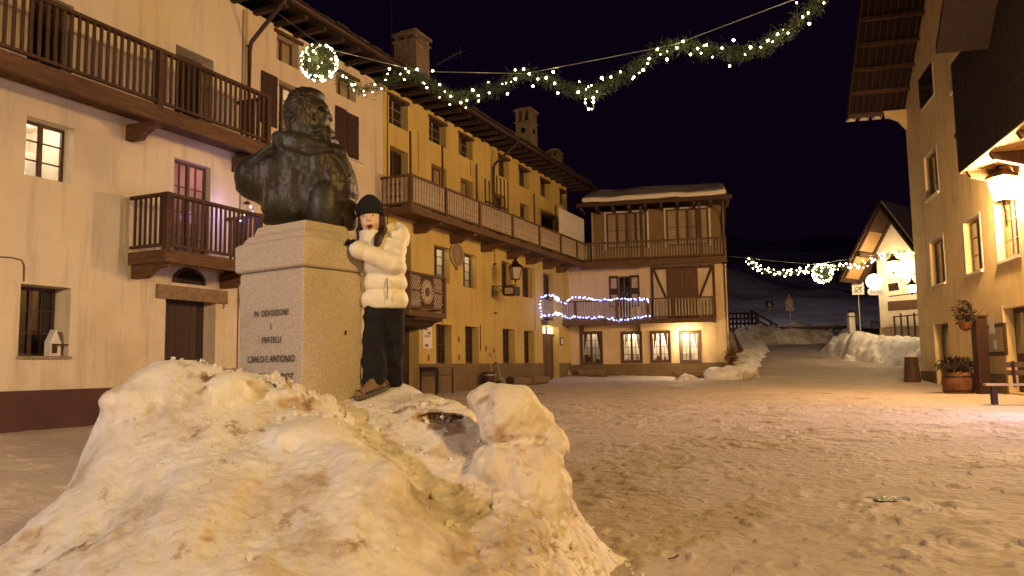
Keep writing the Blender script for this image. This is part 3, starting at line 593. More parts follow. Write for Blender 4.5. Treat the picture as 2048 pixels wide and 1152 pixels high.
# sunflower balcony
B4 = balcony(FL, H3, uA4, uB4, .9, zf4, zr4, [uA4+.04, uB4-.04], [], 0, floor='woodm', wm='woodm', bb=False, thick=.16); B4['label'] = 'small balcony with carved sunflower front'
MB().prismu(FL, [(0, zf4-.16), (.86, zf4-.16), (.8, zf4-.26), (.55, zf4-.3), (.4, zf4-.42), (0, zf4-.5)], uA4+.45, uB4-.1).build('bracket', 'wood', B4)
MB().fbox(FL, uA4+.1, uB4-.1, .80, .82, zf4+.15, zr4-.07).build('back_board', 'wood', B4)
pz, n_ = (zf4+.15+zr4-.07)/2, .845; W4 = uB4-uA4; uc = (uA4+uB4)/2+.05; Hh = (zr4-zf4-.22)/2
sl = MB()
def strip(a, b, w=.045, n0=.823, n1=.85):
    (u0, z0), (u1, z1) = a, b; L_ = math.hypot(u1-u0, z1-z0); dx, dz = -(z1-z0)/L_*w/2, (u1-u0)/L_*w/2
    sl.prism(FL, [(u0+dx, z0+dz), (u1+dx, z1+dz), (u1-dx, z1-dz), (u0-dx, z0-dz)], n0, n1)
for side, (A, B_) in ((1, (uA4+.12, uc-.42)), (-1, (uc+.42, uB4-.12))):
    for up in (1, -1):
        for i in range(-6, 8):
            w0 = B_-A; x = i*.13
            pts = []
            for s_ in np.linspace(0, 1, 25):
                u = A+x+s_*w0*1.0; z = (s_*w0*1.1)*1.0
                if A <= u <= B_ and z <= Hh-.03: pts.append((u if side > 0 else A+B_-u, pz+up*(.03+z)))
            if len(pts) > 2: strip(pts[0], pts[-1])
for i in range(20):
    q = 2*math.pi*i/20; ra, rb = .14, .40; strip((uc+ra*math.cos(q), pz+ra*math.sin(q)), (uc+rb*math.cos(q), pz+rb*math.sin(q)), .062)
sl.build('carved_slats', 'balus', B4); MB().prism(FL, [(uc+.12*math.cos(q), pz+.15*math.sin(q)) for q in np.linspace(0, 6.28, 16)[:-1]], .823, .87).build('flower_centre', 'woodm', B4)
ls = MB(); G = Frame(FL.w(uA4+.0, 0, 0)[:2], 0); G.u = FL.n; G.n = -FL.u
for up in (1, -1):
    for i in range(-3, 5):
        z0 = pz+up*(.03+max(0, -i*.14)); a_ = max(0, i*.14)+.08; L_ = min(.8-a_, Hh-abs(z0-pz)-.02)
        if L_ > .08: ls.prism(G, [(.82-a_, z0), (.82-a_-L_, z0+up*L_), (.82-a_-L_-.05, z0+up*L_), (.82-a_-.05, z0)], 0.0, .03)
ls.build('side_slats', 'balus', B4)
roof_along(FL, H3, uM, uC+1.2, ZE)
uP2 = FL.pix(989, 500, .1)[0]; downpipe(FL, H3, uP2, ZE, 1.2, .15, FL.pix(987, 335, .1)[1])
text('5', .20, (FL.w(FL.pix(840, 645)[0], .012, FL.pix(840, 645)[1]), (*FL.u, 0), (0, 0, 1)), 'house_number', 'signr', H3)
for (xa, ya, yb) in ((836, 262, 345), (886, 700, 640), (941, 320, 352), (1068, 535, 660)):
    u, z = FL.pix(xa, ya, .01); z2 = FL.pix(xa, yb, .01)[1]; MB().tube([FL.w(u, .015, z), FL.w(u+.01, .018, (z+z2)/2), FL.w(u, .015, z2)], .010, 5).build('cable', 'woodm', H3)
u, z = FL.pix(775, 690, .01); MB().tube([FL.w(u, .015, zpl), FL.w(u, .02, ZE-.1)], .014, 5).build('cable', 'beam', H3)
u = FL.pix(481, 300)[0]; MB().tube([FL.w(u, .012, zpl), FL.w(u, .012, ZE-.1)], .012, 5).build('expansion_joint', 'beam', H1)
# chimneys
def chimney(F, root, xl, xr, ytop, off, wd, kind=0):
    a, zt = F.pix(xl, ytop, off); b, _ = F.pix(xr, ytop, off); zb = ZE+.4; uc_ = (a+b)/2; hw = wd/2
    mb = MB(); hb_ = .85 if kind else .5
    mb.hexa([F.w(uc_+s*hw*1.12, off+t*hw*1.12, zb) for s, t in ((-1, -1), (1, -1), (1, 1), (-1, 1))]+[F.w(uc_+s*hw, off+t*hw, zt-hb_) for s, t in ((-1, -1), (1, -1), (1, 1), (-1, 1))])
    ch = part_of(root, mb.build('chimney', 'stone', root)); top = MB()
    top.fbox(F, uc_-hw*1.15, uc_+hw*1.15, off-hw*1.15, off+hw*1.15, zt-hb_+.003, zt-hb_+.07)
    for s in (-1, 0, 1):
        for t in (-1, 0, 1):
            if s or t: top.fbox(F, uc_+s*hw*.85-.06, uc_+s*hw*.85+.06, off+t*hw*.85-.06, off+t*hw*.85+.06, zt-hb_+.072, zt-.24)
    top.fbox(F, uc_-hw*1.2, uc_+hw*1.2, off-hw*1.2, off+hw*1.2, zt-.24+.002, zt-.12)
    top.fbox(F, uc_-hw*.9, uc_+hw*.9, off-hw*.9, off+hw*.9, zt-.118, zt-.03); top.build('cap', 'stone', ch)
    if kind == 0: MB().fbox(F, uc_-hw*.7, uc_+hw*.9, off-hw*.7, off+hw*.8, zt-.028, zt+.07).build('snow_cap', 'snowc', ch, bevel=.05)
    else:
        for q in (0, 1):
            fr = MB()
            if q == 0: fr.prism(F, [(uc_-.05+.13*math.cos(t), zt-hb_-.45+.13*math.sin(t)) for t in np.linspace(0, 6.28, 9)[:-1]], off+hw*1.02, off+hw*1.06)
            else: fr.fbox(F, uc_-hw*1.07, uc_-hw*1.03, off-.1, off+.12, zt-hb_-.55, zt-hb_-.3)
            fr.build('flue_hole', 'pane', ch)
chimney(FL, H3, 797, 848, 50, -2.2, 1.0, 0); chimney(FL, H3, 1030, 1072, 202, -2.0, .85, 1); chimney(FL, H3, 1094, 1122, 292, -4.5, .8, 0)
# aerials
def aerial():
    a, z = FL.pix(783, -30, -1.6); t = thing('roof_mast', FL.w(a, -1.6, ZE+1.5), 'tall thin aerial mast beside the snow-capped chimney', 'aerial')
    MB().tube([FL.w(a, -1.6, ZE+.5), FL.w(a, -1.6, z+2)], .025, 6).build('mast', 'iron', t)
    a, z = FL.pix(872, 130, -2.5); b, z2 = FL.pix(920, 104, -2.5); t = thing('tv_aerial', FL.w(a, -2.5, ZE+1.5), 'television aerial with a slanting boom behind the ochre house chimney', 'aerial')
    m_ = MB().tube([FL.w(a, -2.5, ZE+.5), FL.w(a, -2.5, z+.5)], .02, 6); m_.build('mast', 'iron', t); m_ = MB().tube([FL.w(a, -2.5, z), FL.w(b, -2.5, z2)], .016, 5)
    for k in range(7):
        s_ = k/6; u = a+(b-a)*s_; zz_ = z+(z2-z)*s_; h = .12+.2*(k == 6)+.1*(k == 5); m_.tube([FL.w(u, -2.5, zz_-h), FL.w(u, -2.5, zz_+h)], .008, 4)
        m_.tube([FL.w(u, -2.5-h*1.3, zz_), FL.w(u, -2.5+h*1.3, zz_)], .008, 4)
    m_.build('boom', 'steel', t)
aerial()
# oval plaque, signs
a, b, c, t = FL.rect(901, 926, 482, 530, .05); q = thing('oval_plaque', FL.w((a+b)/2, 0, c), 'oval carved wooden plaque hung between the two lit upper windows of the ochre house', 'plaque')
MB().prism(FL, [((a+b)/2+(b-a)/2*math.cos(k), (c+t)/2+(t-c)/2*math.sin(k)) for k in np.linspace(0, 6.28, 25)[:-1]], .01, .07).build('board', 'plaque', q)
MB().tube([FL.w((a+b)/2+(b-a)/2*math.cos(k), .07, (c+t)/2+(t-c)/2*math.sin(k)) for k in np.linspace(0, 6.28, 25)], .025, 6).build('rim', 'balus', q)
MB().fbox(FL, (a+b)/2-.06, (a+b)/2+.06, .01, .06, c-.14, c-.005).build('tail', 'plaque', q)
um = (a+b)/2; rl = MB()
for k in range(9): z = c+(t-c)*(.2+.07*k); h = (b-a)*.3*math.sin(.5+k*.25)*random.uniform(.6, 1); rl.fbox(FL, um-h, um+h*.8, .072, .078, z, z+.018)
rl.build('relief', 'balus', q)
a, b, c, t = FL.rect(846, 864, 646, 697, .03); q = thing('notice_sign', FL.w((a+b)/2, 0, c), 'white rounded notice panel with small oval logos beside door number 5', 'sign')
MB().fbox(FL, a, b, .01, .03, c, t).build('panel', 'signw', q, bevel=.0); lg = MB()
for fx, fz, rw, rh in ((.75, .92, .09, .045), (.32, .76, .13, .04), (.66, .62, .12, .045), (.38, .12, .13, .06)):
    lg.prism(FL, [(a+(b-a)*fx+rw*math.cos(k), c+(t-c)*fz+rh*math.sin(k)) for k in np.linspace(0, 6.28, 13)[:-1]], .0305, .034)
lg.build('logos', 'plaque', q); ln = MB()
for k in range(3): ln.fbox(FL, a+.08, b-.12, .0305, .033, c+(t-c)*(.52-.035*k), c+(t-c)*(.52-.035*k)+.018)
ln.build('lettering', 'framer', q)
a, b, c, t = FL.rect(961, 968, 650, 701, .02); q = thing('door_board', FL.w(a, 0, c), 'narrow tall board on the ochre wall left of the brown downpipe', 'sign'); MB().fbox(FL, a, b, .01, .03, c, t).build('board', 'ochre', q)
MB().fbox(FL, a-.03, a-.005, .01, .035, c, t).build('edge', 'wood', q)
for (x, y, n2) in ((917, 679, 'thermometer'), (917, 715, 'bell_plate'), (971, 697, 'bell_plate'), (856, 716, 'bell_plate')):
    u, z = FL.pix(x, y); q = MB().fbox(FL, u-.04, u+.05, .01, .04, z-.10, z+.10).build('wall_'+n2, 'plaque'); reorg(q, FL.w(u, 0, z-.1))
    tag(q, {679: 'dark thermometer between the two left ground-floor windows of the ochre house', 715: 'small dark plate below the thermometer on the ochre wall', 697: 'small dark bell plate right of the narrow board near the downpipe', 716: 'small plate low on the wall below the white notice panel'}[y], 'wall fitting')

# ================================================================== BACK HOUSE (timber upper floors)
H4 = thing('timber_fronted_house', FB.w(0, 0, .3), 'house closing the square with snowy roof, timber upper floor and lit ground-floor windows', 'house')
u1B = FB.pix(1457, 650)[0]; zt4 = FB.pix(1176, 416, 1.2)[1]
gw = [opening(FB, *q, d=.10) for q in ((1162, 1202, 666, 727), (1244, 1281, 666, 724), (1302, 1338, 665, 723), (1361, 1397, 665, 723))]
z1f = FB.pix(1300, 640, 1.0)[1]; z1r = FB.pix(1300, 597, 1.0)[1]; z2f = FB.pix(1300, 519, 1.0)[1]; z2r = FB.pix(1300, 480, 1.0)[1]
dm = opening(FB, 1237, 1259, 553, zb=z1f, d=.12)
wall(FB, H4, 0, u1B, -.1, z2f-.02, gw+[dm], M['peach'], depth=7)
zpb = FB.pix(1300, 727)[1]; MB().fbox(FB, .04, u1B+.02, .002, .04, -.1, zpb).build('plinth', 'plinthY', H4)
for i, o_ in enumerate(gw):
    window(FB, H4, o_, .06, 4, 4, room=1, fw=.075, label=['wide four-by-four paned window with a dim room', 'window with a blue-white lit ornament inside', 'brightly lit window, second from the right', 'brightly lit window beside the wall lamp'][i])
    room(FB, H4, o_, .10, .9, power=(16, 70, 130, 140)[i], col=(1, .86, .64)); a, b, c, t = o_[:4]
    fr = MB(); fr.fbox(FB, a-.07, a-.002, .003, .05, c-.07, t+.07).fbox(FB, b+.002, b+.07, .003, .05, c-.07, t+.07).fbox(FB, a-.0, b+.0, .003, .05, t+.002, t+.07).fbox(FB, a, b, .003, .05, c-.07, c-.002); fr.build('window_surround', 'frame', H4)
    ob = MB()
    for k in range(6):
        uu = random.uniform(a+.05, b-.25); zz_ = c+random.uniform(.0, .3); ob.fbox(FB, uu, uu+random.uniform(.08, .2), -.55-.01*k, -.5-.01*k, c-.1, zz_+.15)
    ob.prism(FB, [(a+.1, t), (a+.1, c+.5), (a+.28, t)], -.3, -.29).prism(FB, [(b-.1, t), (b-.1, c+.5), (b-.28, t)], -.3, -.29)
    ob.build('furnishings', 'roomd' if i in (0, 2) else 'curt', H4)
window(FB, H4, dm, .12, 2, 4, pane='pane', name='balcony_door')
def pshut(u0, u1, z0, z1):
    s = part_of(H4, MB().fbox(FB, u0, u1, .003, .05, z0, z1).build('shutter', 'door', H4)); k = (z1-z0)
    MB().fbox(FB, u0+.09, u1-.09, .052, .058, z0+k*.60, z1-.12).build('panel', 'balus', s); MB().fbox(FB, u0+.09, u1-.09, .052, .058, z0+.1, z0+k*.40).build('panel', 'balus', s)
a, b, c, t = dm[:4]; pshut(a-.48, a-.01, t-1.55, t+.03); pshut(b+.01, b+.48, t-1.55, t+.03)
a, b, c, t = FB.rect(1143, 1150, 552, 590); 
# shutters by the corner belong to the ochre wall side
a2, b2, c2, t2 = FL.rect(1128, 1138, 553, 600); 
# upper timber storey
uw = FB.pix(1183, 450)[0]; ts = MB(); ts.fbox(FB, uw, u1B, -6.9, 0, z2f, zt4); part_ts = part_of(H4, ts.build('timber_storey', 'tstorey', H4))
for (xl, xr, yt, yb) in ((1212, 1293, 428, 490), (1331, 1416, 420, 483)):
    a, b, c, t = FB.rect(xl, xr, yt, yb); c = z2f+.75
    window(FB, H4, (a, b, c, t), -.04, 4, 2, leaves=4, pane='paneg', fw=.09, label='wide four-light window of the top floor'); tr = MB()
    tr.fbox(FB, a-.09, a-.01, .003, .07, c-.05, t+.08).fbox(FB, b+.01, b+.09, .003, .07, c-.05, t+.08).fbox(FB, a-.01, b+.01, .003, .07, t+.005, t+.08); tr.build('window_surround', 'white', H4)
for x in (1185,): MB().fbox(FB, FB.pix(x, 450)[0]-.04, FB.pix(x, 450)[0]+.03, .003, .08, z2f, zt4-.05).build('corner_board', 'balus', H4)
bT = balcony(FB, H4, uw-.5, u1B, 1.0, z2f, z2r, [uw-.45, FB.pix(1283, 480, 1)[0], FB.pix(1401, 470, 1)[0], u1B-.05], [], .14, bm='balus', wm='woodm', floor='woodm', bw=.035, thick=.26); bT['label'] = 'top-floor balcony with thin pale rods'
sc_ = MB(); k = 0; u = uw-.5
while u < FB.pix(1303, 530, 1)[0]: sc_.prism(FB, [(u, z2f-.26), (u+.13, z2f-.26), (u+.065, z2f-.40)], .96, .99); u += .13
sc_.build('scalloped_trim', 'woodm', bT)
for x in (1283, 1401): u = FB.pix(x, 480, 1)[0]; MB().fbox(FB, u-.07, u+.07, .89, 1.03, z2r+.005, zt4).build('post', 'wood', bT)
# first floor: half-timbered bay on the right
uh = FB.pix(1302, 560)[0]; uh2 = FB.pix(1430, 560)[0]; d0, d1 = FB.pix(1333, 560)[0], FB.pix(1396, 560)[0]
hb = MB(); hb.fbox(FB, uh, uh2, .003, .04, z1f, z2f-.27); hb.build('infill_panels', 'pale', H4)
tm = MB(); zt_ = z2f-.27
for u in (uh, uh2-.12): tm.fbox(FB, u, u+.12, .041, .09, z1f, zt_)
tm.fbox(FB, uh+.12, uh2-.12, .041, .088, zt_-.14, zt_); 
for (ua, ub) in ((uh+.15, d0-.02), (uh2-.15, d1+.02)): tm.bar(FB.w(ua, .06, zt_-.15), FB.w(ub, .06, z1r+.0), .05, .12)
tm.build('timbers', 'wood', H4)
dd = MB(); dd.fbox(FB, d0, (d0+d1)/2-.01, .042, .08, z1f, zt_-.142).fbox(FB, (d0+d1)/2+.01, d1, .042, .08, z1f, zt_-.142)
for i in range(12): u = d0+(d1-d0)*i/12; dd.fbox(FB, u+.02, u+.05, .081, .088, z1f, zt_-.15)
dd.build('shutter_doors', 'woodm', H4)
# first-floor balconies: left part with pale balusters and light string, right part timber
uq = FB.pix(1118, 620, 1.0)[0]; um_ = FB.pix(1300, 620, 1.0)[0]; ue = FB.pix(1430, 620, 1.0)[0]
bl1 = balcony(FB, H4, uq, um_, 1.0, z1f, z1r, [uq+.05, FB.pix(1150, 610, 1)[0], FB.pix(1233, 610, 1)[0], um_-.12], [uq+1.0, um_-.6], .135, bm='balus', wm='woodm', floor='woodm', bw=.06, thick=.16, returns=(0, 0)); bl1['label'] = 'first-floor balcony wrapped in a blue-white light string'
bl2 = balcony(FB, H4, um_+.02, ue, 1.0, z1f+.03, z1r+.02, [FB.pix(1346, 610, 1)[0], ue-.06], [], .15, bm='balus', wm='woodm', floor='woodm', bw=.065, thick=.2, returns=(0, 1)); bl2['label'] = 'first-floor balcony in plain timber without lights'
cA = np.array(FB.w(uq, .96, 0)[:2]); sU = FL.pix(1082, 610)[0]; cB = np.array(FL.w(sU, 0, 0)[:2]); GL = Frame(cB, 0); vv = cA-cB; LL = float(np.hypot(*vv)); GL.u = vv/LL; GL.n = np.array([GL.u[1], -GL.u[0]])
sb_ = MB(); sb_.fbox(GL, 0, LL, -.05, .05, z1f-.2, z1f+.02); sb_.add([(*cA, z1f-.03), (*cB, z1f-.03), FL.w(uC, .01, z1f-.03), FB.w(uq+.2, .01, z1f-.03)], [(0, 1, 2, 3)]); sb_.fbox(GL, 0, LL, -.05, .05, z1r-.06, z1r).fbox(GL, 0, LL, -.03, .03, z1f+.09, z1f+.15)
sb_ = part_of(H4, sb_.build('balcony', 'woodm', H4)); balusters(GL, sb_, .08, LL-.12, 0, z1f+.15, z1r-.06, .15, .06, 'balus')
# roof with thick snow
ro = MB(); e0, e1 = uw-.55, u1B+.35; ro.prismu(FB, [(1.45, zt4), (1.45, zt4+.2), (-3, zt4+1.6), (-7.5, zt4+.2), (-7.5, zt4), (-3, zt4+1.4)], e0, e1)
for i in range(10): u = e0+.2+(e1-e0-.4)*i/9; ro.fbox(FB, u-.07, u+.07, .0, 1.35, zt4-.13, zt4-.003)
ro = part_of(H4, ro.build('roof', 'wood', H4))
sa = FB.w(e0+.2, 1.1, 0); 
def snow_slab(X, Y, Z):
    du = (X-FB.o[0])*FB.u[0]+(Y-FB.o[1])*FB.u[1]; dn = (X-FB.o[0])*FB.n[0]+(Y-FB.o[1])*FB.n[1]
    zc = zt4+.2+(1.45-dn)*.314+.12; z = Z-zc+.05*vnoise(du*1.3, dn*1.3, 0*du); 
    ax_ = np.abs(du-(e0+e1)/2)-((e1-e0)/2-.35); an = np.abs(dn+.6)-1.9; az = np.abs(z)-.05
    q = np.sqrt(np.maximum(ax_, 0)**2*.55+np.maximum(an, 0)**2+np.maximum(az, 0)**2)+np.minimum(np.maximum(np.maximum(ax_, an), az), 0)
    return q-.075
c0 = np.array(FB.w((e0+e1)/2, -.6, zt4+.9)); nets(snow_slab, c0-[4.6, 3.2, 1.1], c0+[4.6, 3.2, 1.3], .05, 'snow_layer', 'snowc', ro)
MB().tube([FB.w(u1B-.12, 1.45, zt4), FB.w(u1B-.10, .2, zt4-.6), FB.w(u1B-.09, .12, zt4-1.0), FB.w(u1B-.09, .12, .35)], .055, 8).build('downpipe', 'metal', H4)
# ================================================================== RIGHT HOUSE
H5 = thing('yellow_gabled_house', FR.w(0, 0, 0), 'tall yellow plastered house on the right with deep dark roof overhangs', 'house')
uK = FR.pix(1844, 750)[0]; uN = -14.0
zb_ = -.4; ev = FR.pix(1808, 222)
def opr(xl, xr, yt, yb=None, zb=None, d=.3):
    b, zt = FR.pix(xl, yt); a, _ = FR.pix(xr, yt); c = zb if zb is not None else FR.pix(xl, yb)[1]; return [a, b, c, zt, d]
rw = [opr(1848, 1873, 316, 405), opr(1859, 1886, 487, 575), opr(1927, 1959, 447, 552), opr(1989, 2033, 410, 527), opr(1839, 1867, 161, 226), opr(1899, 1925, 122, 190)]
rd = [opr(1868, 1896, 650, zb=zb_, d=.35), opr(1943, 1968, 650, zb=zb_, d=.3), opr(2006, 2062, 618, zb=.05, d=.35)]
rw += [[-8.8, -7.8, 4.3, 6.0, .3], [-12, -11, 4.3, 6.0, .3]]; shopw = [-13.4, -10.4, .7, 2.6, .25]
ztop = ev[1]
wall(FR, H5, uN, uK, zb_, ztop, [h for h in rw if h[3] < ztop]+rd+[shopw], M['rwall'], depth=9)
g0 = FR.pix(1850, 2); pitchR = (g0[1]-ztop)/(uK-g0[0]); ridge_u = uK-7.0; zR = ztop+pitchR*7.0
print('gable pitch', pitchR, 'eave', ztop, 'uK', uK)
pitchR = min(pitchR, 1.1); zR = ztop+pitchR*7.0
gb5 = MB(); gb5.prism(FR, [(uK, ztop+.002), (ridge_u, zR), (uN, ztop+.002)], -9, 0); gb5.build('gable', M['rwall'], H5)
for h in rw:
    if h[3] >= ztop: h_ = list(h); f_ = part_of(H5, MB().fbox(FR, h[0]-.05, h[1]+.05, .003, .03, h[2]-.05, h[3]+.05).build('window', 'white', H5)); MB().fbox(FR, h[0], h[1], .031, .05, h[2], h[3]).build('pane', 'pane', f_)
    else:
        window(FR, H5, h, .22, 2, 3, fm='framer'); MB().fbox(FR, h[0]-.08, h[1]+.08, -.2, .08, h[2]-.09, h[2]-.003).build('window_sill', 'white', H5)
        MB().fbox(FR, h[1]-.0, h[1]+.14, .002, .014, h[2], h[3]+.1).fbox(FR, h[0]-.12, h[0], .002, .014, h[2], h[3]+.1).fbox(FR, h[0]-.0, h[1], .002, .014, h[3], h[3]+.1).build('window_surround', 'white', H5)
for h in rd:
    a, b, c, t = h[:4]; _d = part_of(H5, MB().fbox(FR, a, b, -.35 if h[4] > .3 else -.3, -.26, c, t).build('door', 'door', H5)); MB().fbox(FR, a+.12, b-.12, -.258, -.245, max(c, 0)+1.1, t-.15).build('panel', 'pane', _d)
    MB().fbox(FR, b+.0, b+.16, .002, .014, max(c, -.1), t+.1).build('door_surround', 'white', H5)
zpr = FR.pix(1848, 742)[1]; ed = sorted([(h[0], h[1]) for h in rd]); cur = uN; pm = MB()
for a, b in ed+[(uK, uK)]:
    if a > cur: MB().fbox(FR, cur, a, .002, .05, zb_, zpr).build('plinth', 'plinthY', H5)
    cur = max(cur, b)
def gable_roof(uf, up, z0, pitch, over, th=.2, back=9.2, name='roof'):
    du = abs(uf-up); z1 = z0+pitch*du; mb = MB(); sgn = 1 if uf > up else -1; e = 1.2
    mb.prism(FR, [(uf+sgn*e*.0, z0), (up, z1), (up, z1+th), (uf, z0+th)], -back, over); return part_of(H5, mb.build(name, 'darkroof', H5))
rf5 = gable_roof(uK+.25, ridge_u, ztop-.25*pitchR+.02, pitchR, 2.3); gable_roof(uN-.5, ridge_u, ztop-.5*pitchR+.02, (zR-ztop)/(ridge_u-uN), 2.3)
rr5 = MB()
for k in range(9):
    n0 = .15+k*.26; rr5.prism(FR, [(uK+.1, ztop-.1*pitchR-.16), (ridge_u+.5, zR-.5*pitchR-.16), (ridge_u+.5, zR-.5*pitchR+.0), (uK+.1, ztop-.1*pitchR+.0)], n0, n0+.035)
for k in range(7): u = uK-.2-k*1.0; z_ = ztop+pitchR*(uK-u)-.30; rr5.fbox(FR, u-.08, u+.08, .0, 2.2, z_, z_+.14)
rr5.build('rafters', 'wood', rf5)
tl = MB()
for k in range(4): n0 = .35+k*.52; tl.fbox(FR, uK+.2, uK+.42, n0, n0+.36, ztop-.25*pitchR-.02, ztop-.25*pitchR+.06)
tl.build('snowy_eave_slabs', 'snowc', rf5)
# dark enclosed loggia nearer the camera
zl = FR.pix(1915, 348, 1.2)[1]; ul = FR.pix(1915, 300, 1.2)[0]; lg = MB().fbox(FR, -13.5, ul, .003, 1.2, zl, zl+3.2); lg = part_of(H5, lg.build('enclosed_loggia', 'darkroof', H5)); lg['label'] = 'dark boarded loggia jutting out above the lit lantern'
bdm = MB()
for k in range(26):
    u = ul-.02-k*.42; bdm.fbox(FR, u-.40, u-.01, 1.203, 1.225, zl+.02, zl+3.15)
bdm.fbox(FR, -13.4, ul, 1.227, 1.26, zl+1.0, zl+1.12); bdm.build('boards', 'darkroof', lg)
fl_ = MB()
for i in range(8): n0 = .01+i*.15; fl_.fbox(FR, -13.4, ul-.01, n0, n0+.14, zl-.04, zl-.003)
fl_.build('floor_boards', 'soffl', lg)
for i in range(5): u = ul-.3-i*2.0; MB().prismu(FR, [(0, zl-.05), (1.1, zl-.05), (1.0, zl-.22), (.4, zl-.4), (0, zl-.6)], u-.09, u+.09).build('bracket', 'woodm', lg)
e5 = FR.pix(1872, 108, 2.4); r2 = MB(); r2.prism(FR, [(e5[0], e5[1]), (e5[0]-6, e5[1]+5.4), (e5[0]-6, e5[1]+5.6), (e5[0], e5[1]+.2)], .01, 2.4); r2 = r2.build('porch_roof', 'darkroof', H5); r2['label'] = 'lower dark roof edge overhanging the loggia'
# corbels on far corner
MB().prismu(FR, [(0, ztop-.05), (.9, ztop-.05), (.8, ztop-.25), (.3, ztop-.5), (0, ztop-.9)], uK-.3, uK-.05).build('corbel', M['rwall'], H5)
# shop window outside the frame on the right throws cool light on the snow
a, b, c, t = shopw[:4]; sw = MB()
for u in np.linspace(a, b, 4): sw.fbox(FR, u-.04 if u > a else u, u+.04 if u < b else u, -.25, -.18, c, t)
sw.fbox(FR, a, b, -.249, -.181, c, c+.06).fbox(FR, a, b, -.249, -.181, t-.06, t); sw = part_of(H5, sw.build('shop_window', 'frame', H5)); MB().fbox(FR, a, b, -.24, -.235, c, t).build('pane', glow('shop_light', (.62, .60, 1.0), 2.0), sw)
lamp('shop_light', FR.w((a+b)/2, .05, 1.7), 420, (.55, .50, 1.0), 0, H5, 'AREA', Vector((FR.n[0], FR.n[1], -.35)).to_track_quat('-Z', 'Z').to_euler(), (2.6, 1.6))
# ================================================================== FAR HOUSE with gable
YF = 47.0; FF = Frame(P(1764, 700, YF)[:2], math.pi/2+.85)
H6 = thing('gabled_inn', FF.w(0, 0, 1.3), 'far white gabled inn with a lit larch soffit at the end of the lane', 'house')
zc = FF.pix(1764, 505)[1]; uR = FF.pix(1795, 430)[0]; zR6 = FF.pix(1795, 425)[1]; zg = 1.3; u26 = 2*uR
wl = MB(); wl.prism(FF, [(0, 1.0), (u26, 1.0), (u26, zc), (uR, zR6), (0, zc)], -7, 0); wl.build('wall', M['room'], H6)
MB().fbox(FF, -.02, u26, .003, .1, 1.0, FF.pix(1764, 655)[1]).build('stone_base', 'stone', H6)
pt6 = (zR6-zc)/uR; ov = 2.5; e6 = 1.1; r6 = MB()
r6.prism(FF, [(-e6, zc-e6*pt6+.05), (uR, zR6+.05), (uR, zR6+.30), (-e6, zc-e6*pt6+.30)], -7.3, ov); r6.prism(FF, [(u26+e6, zc-e6*pt6+.05), (uR, zR6+.05), (uR, zR6+.30), (u26+e6, zc-e6*pt6+.30)], -7.3, ov-.003)
r6 = part_of(H6, r6.build('roof', 'wood', H6)); s6 = MB()
for k in range(14): n0 = .06+k*.17; s6.prism(FF, [(-e6+.15, zc-(e6-.15)*pt6+.028), (uR-.02, zR6+.028), (uR-.02, zR6+.047), (-e6+.15, zc-(e6-.15)*pt6+.047)], n0, n0+.16)
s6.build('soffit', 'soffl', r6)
for n0 in (.25, 2.2): MB().prism(FF, [(-e6+.2, zc-(e6-.2)*pt6-.15), (uR, zR6-.15), (uR, zR6+.02), (-e6+.2, zc-(e6-.2)*pt6+.02)], n0, n0+.16).build('rafter', 'wood', r6)
MB().fbox(FF, -.12, .12, .0, ov-.2, zc-.35, zc-.12).build('purlin', 'wood', r6)
MB().prism(FF, [(-e6, zc-e6*pt6+.31), (uR, zR6+.31), (u26+e6, zc-e6*pt6+.31), (u26+e6, zc-e6*pt6+.47), (uR, zR6+.50), (-e6, zc-e6*pt6+.40)], -7.0, ov-.5).build('snow_layer', 'snowc', r6)
a, b, c, t = FF.rect(1775, 1842, 603, 622, .6); q = MB().fbox(FF, a, b, .5, .6, c, t); q = part_of(H6, q.build('wooden_balcony_board', 'woodm', H6))
MB().tube([FF.w(a+.1, .62, t+.28), FF.w(b, .62, t+.36)], .035, 6).build('handrail', 'wood', H6)
fn = MB(); a, b, c, t = FF.rect(1788, 1842, 632, 664, 1.2)
for k in range(5): u = a+(b-a)*k/4; fn.tube([FF.w(u, 1.2, c-.3), FF.w(u, 1.2, t+(.12 if k % 2 else 0))], .05, 6)
fn.tube([FF.w(a, 1.2, t-.05), FF.w(b, 1.2, t)], .04, 6); fn = reorg(fn.build("wooden_fence", "wood"), FF.w(a, 1.2, 1.4)); tag(fn, "rough dark wooden fence before the stone base of the far inn", "fence")
